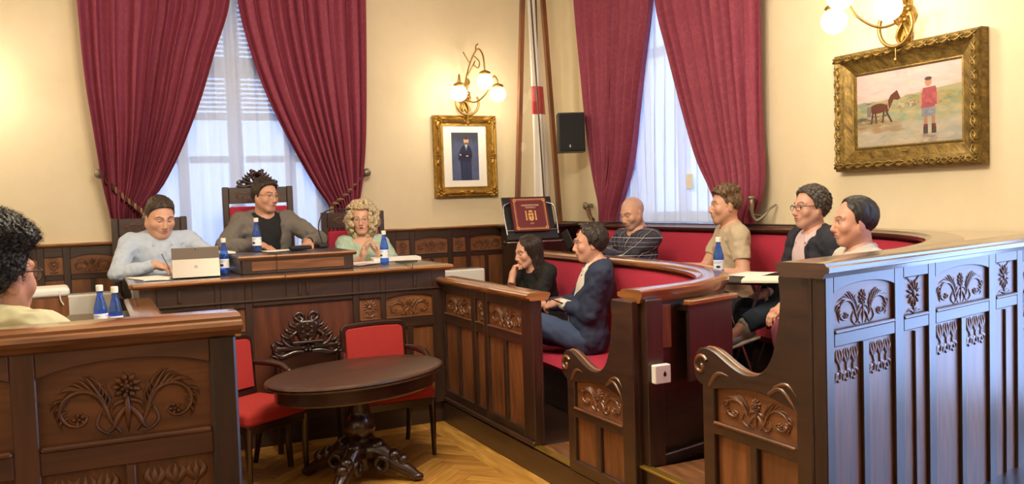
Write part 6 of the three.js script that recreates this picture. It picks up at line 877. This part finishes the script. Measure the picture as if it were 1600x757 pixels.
person({ label: 'person with long dark hair in a black top resting chin on hand', at: [2.93, 1.165, -5.9], ry: face(-1, 0.12), wide: 0.92, fat: 0.1, lean: 0.3, scale: 0.95, bust: 1, skin: 0xd2a08a,
  head: { pitch: 0.18, yaw: -0.1, off: [0, -0.03, 0.02] }, face: { skin: 0xd2a08a, w: 0.95, brow: 0x2a1c18, look: 'down' }, hair: { style: 'long', color: 0x1c1413, color2: 0x33241f },
  armR: { at: [2.775, 0.975, -5.86], hint: [0.2, -1, 0.9], dir: [-0.15, 0.9, -0.35], palm: [0.3, 0.2, -1], curl: [1.0, 1.0, 0.7] }, armL: { at: [2.68, 0.80, -5.80], hint: [0.5, -1, -0.6], dir: [-0.8, -0.2, 0.6], palm: [-0.4, -0.8, 0] },
  shirt: { color: 0x131316, sleeve: 'short', neck: 0.014 }, trousers: 0x1c1f2a });
person({ label: 'person in a navy jacket and jeans seated sideways on the curved red bench', at: [3.0, 1.25, -5.1], ry: face(-1, -0.48), wide: 1.05, fat: 0.2, lean: -0.18, scale: 1.0, skin: 0xcc9b84,
  head: { pitch: 0.05, yaw: 0.0, off: [0, -0.01, 0.04] }, face: { skin: 0xcc9b84, nose: 1.15, brow: 0x2a1d18, beard: 0.15 }, hair: { style: 'short', color: 0x17110f, color2: 0x2c211c, t: 0.019, rec: 0.062, wild: 0.003, freq: 80, comb: 1 },
  armL: { at: [2.80, 0.86, -5.19], hint: [0.6, -0.9, -0.6], dir: [-0.5, -0.25, 0.75], palm: [-0.5, -0.8, 0], curl: [0.6, 0.8, 0.5] }, armR: { at: [2.80, 0.82, -5.42], hint: [-0.6, -1, -0.4] },
  legL: { world: 1, knee: [2.56, 0.77, -5.26], ankle: [2.46, 0.36, -5.36], toe: [0.2, -0.2, 1] }, legR: { world: 1, knee: [2.58, 0.66, -5.46], ankle: [2.45, 0.24, -5.5] },
  shirt: { color: 0xd5d0c8, collar: 1 }, jacket: { color: 0x27314c, open: 0.1, bottom: 0.02, gap: 0.03 }, trousers: 0x3b4c6c });
const plaid = tex(256, (u, v) => { const l = (t, c, w) => smooth(w, w * 0.4, Math.abs(((t - c + 0.5) % 1 + 1) % 1 - 0.5)); let c = hex(0x20253f); const g = 0.35 * (Math.floor(u * 4) % 2 ? 1 : 0) + 0.35 * (Math.floor(v * 4) % 2 ? 1 : 0); c = mixc(c, hex(0x4a4550), g); for (const [p, col, w] of [[0.12, 0xe6e0da, 0.02], [0.62, 0xc0a68c, 0.016], [0.87, 0x9aa2c4, 0.013]]) { c = mixc(c, hex(col), 0.95 * l(u, p, w)); c = mixc(c, hex(col), 0.95 * l(v, p, w)); } return c; }); plaid.repeat.set(7.5, 7.5);
person({ label: 'bald person in a dark plaid shirt looking down at a phone', at: [3.93, 1.42, -6.0], ry: face(-1, 0.18), wide: 1.08, fat: 0.3, lean: 0.14, scale: 1.03, skin: 0xd0a08a,
  head: { pitch: 0.3, yaw: 0.0 }, face: { skin: 0xd3a48e, brow: 0x54453c, look: 'down', beard: 0.55, beardColor: 0x8d8078, shaved: 0.22, fat: 0.2, w: 1.02 },
  armL: { at: [3.66, 1.17, -6.12], hint: [0.5, -1, -0.3], dir: [-0.5, 0.1, 0.8], palm: [-0.8, 0.3, 0], curl: [0.7, 0.8, 0.5] }, armR: { at: [3.64, 1.17, -6.34], hint: [-0.5, -1, -0.2], dir: [0.4, 0.1, 0.8], palm: [0.8, 0.3, 0], curl: [0.7, 0.8, 0.5] },
  shirt: { color: 0xffffff, collar: 1, map: plaid }, trousers: 0x22252c });
person({ label: 'person with swept-up brown hair in a beige tee on the back row', at: [3.98, 1.47, -4.9], ry: face(-1, -0.45), wide: 1.08, fat: 0, lean: 0.06, scale: 1.03, skin: 0xcb9a82,
  head: { pitch: 0.0, yaw: 0.0 }, face: { skin: 0xcf9f87, brow: 0x4a3425, beard: 0.3, beardColor: 0x6b4e3c, long: 1.03 }, hair: { style: 'short', color: 0x4a3626, color2: 0x7d6248, t: 0.003, top: 0.028, rec: -0.006, wild: 0.005, freq: 75, comb: 1, fuzz: 700, fuzzLen: 0.018 },
  armL: { at: [3.70, 1.05, -4.78], hint: [0.5, -1, -0.6] }, armR: { at: [3.70, 1.05, -5.1], hint: [-0.5, -1, -0.6] },
  shirt: { color: 0xb7a78f, sleeve: 'short' }, trousers: 0x2a2d38 });
person({ label: 'person with grey curly hair and glasses in a dark jacket on the back row', at: [3.97, 1.452, -4.09], ry: face(-1, -0.25), wide: 1.08, fat: 0.3, lean: 0.02, scale: 1.03, skin: 0xcc9c87,
  head: { pitch: -0.02, yaw: 0.05 }, face: { skin: 0xd0a08c, nose: 1.15, brow: 0x3c332e, beard: 0.2, fat: 0.25 }, hair: { style: 'short', color: 0x2c2826, color2: 0x5c5651, t: 0.018, rec: 0.012, wild: 0.005, freq: 110, fuzz: 800, fuzzLen: 0.014 }, glasses: 0x2a2524, rim: 0.0016,
  armL: { at: [3.70, 0.93, -3.86], hint: [0.5, -1, -0.5], dir: [-0.3, -0.3, 0.9] }, armR: { at: [3.70, 0.93, -4.22], hint: [-0.5, -1, -0.5] },
  legL: { world: 1, knee: [3.64, 0.93, -3.90], ankle: [3.38, 0.78, -4.03], toe: [0.15, -0.25, 1] }, legR: { world: 1, knee: [3.55, 0.84, -4.2], ankle: [3.52, 0.42, -4.25] }, shoes: 0x8b8b86, sole: 0xe5e2da,
  shirt: { color: 0xc9b3b8, collar: 1 }, jacket: { color: 0x1f2230, open: 0.08, bottom: 0.05, gap: 0.02 }, trousers: 0x1d2636 });
person({ label: 'balding person in a pale grey shirt nearest on the right behind the tall wing', at: [3.57, 1.385, -3.37], ry: face(-1, -0.5), wide: 1.1, fat: 0.4, lean: -0.02, scale: 1.03, skin: 0xc6967e,
  head: { pitch: 0.02, yaw: -0.05 }, face: { skin: 0xcb9b84, brow: 0x2a211d, fat: 0.4, nose: 1.1, beard: 0.2 }, hair: { style: 'short', color: 0x141211, color2: 0x2b2623, t: 0.012, rec: 0.062, wild: 0.002, comb: 1, freq: 80 },
  armL: { at: [3.20, 0.97, -3.40], hint: [0.5, -1, -0.5], dir: [-0.2, -0.35, 0.9] }, armR: { at: [3.34, 0.955, -3.6], hint: [-0.5, -1, -0.5], dir: [0.1, -0.4, 0.9], palm: [0, -1, 0] },
  legL: { world: 1, knee: [3.22, 0.85, -3.40], ankle: [3.16, 0.42, -3.36] }, legR: { world: 1, knee: [3.28, 0.83, -3.56], ankle: [3.26, 0.42, -3.54] },
  shirt: { color: 0xbdb9b0, collar: 1 }, trousers: 0x7a3848 });
person({ label: 'person with frizzy dark hair and glasses seen from behind at the far left', at: [-0.222, 1.41, -2.44], ry: face(0.75, -1), wide: 1.05, fat: 0.1, lean: 0.1, scale: 1.0, skin: 0xcc9b84, fine: 0.003,
  head: { pitch: 0.0, yaw: -0.1, roll: 0.0, off: [0, -0.055, 0.02] }, face: { skin: 0xbf8a70, beard: 0.3 }, hair: { style: 'short', color: 0x14110e, color2: 0x2b251f, t: 0.015, top: 0.032, rec: -0.01, wild: 0.0032, freq: 170, cell: 0.0034, fuzz: 6500, fuzzLen: 0.02, thin: 0.00035 }, glasses: 0x2a2624, rim: 0.0018,
  armL: { at: [-0.35, 1.0, -2.8] }, armR: { at: [0.0, 1.0, -2.8] }, shirt: { color: 0xb9b48f, sleeve: 'short', cell: 0.009 }, trousers: 0x2a2d38 });
// held things
function pen(a, b, label) { const A = V(...a), D = V(...b).sub(A), L = D.length(); const o = thing('pen', label, 'pen', a); o.quaternion.setFromUnitVectors(V(0, 1, 0), D.normalize()); mesh('barrel', lathe([[0, 0], [0.0012, 0.002], [0.004, 0.016], [0.0044, L - 0.004], [0, L]], 10), M.mahog, o); mesh('clip', cbox(0.002, L * 0.3, 0.002, 0.0004), M.steel, o).position.set(0.005, L * 0.8, 0); }
pen([0.475, 1.14, -6.45], [0.425, 1.265, -6.49], 'dark red pen in the hand of the person in pale blue'); pen([2.66, 0.92, -5.16], [2.80, 0.855, -5.12], 'thin pen held in the lap of the person in navy');
{ const o = thing('smartphone', 'phone with a red screen in the hands of the person in plaid', 'phone', [3.50, 1.22, -6.3], -1.2); o.rotation.z = 0.5; mesh('case', moved(rbox(0.075, 0.15, 0.009, 0.004), 0, 0, 0), M.black, o); mesh('screen', moved(rbox(0.068, 0.14, 0.001, 0.0004, 1), 0, 0, -0.005), std({ color: 0xa03440, roughness: 0.2 }), o); }
renderer.render(scene, camera);
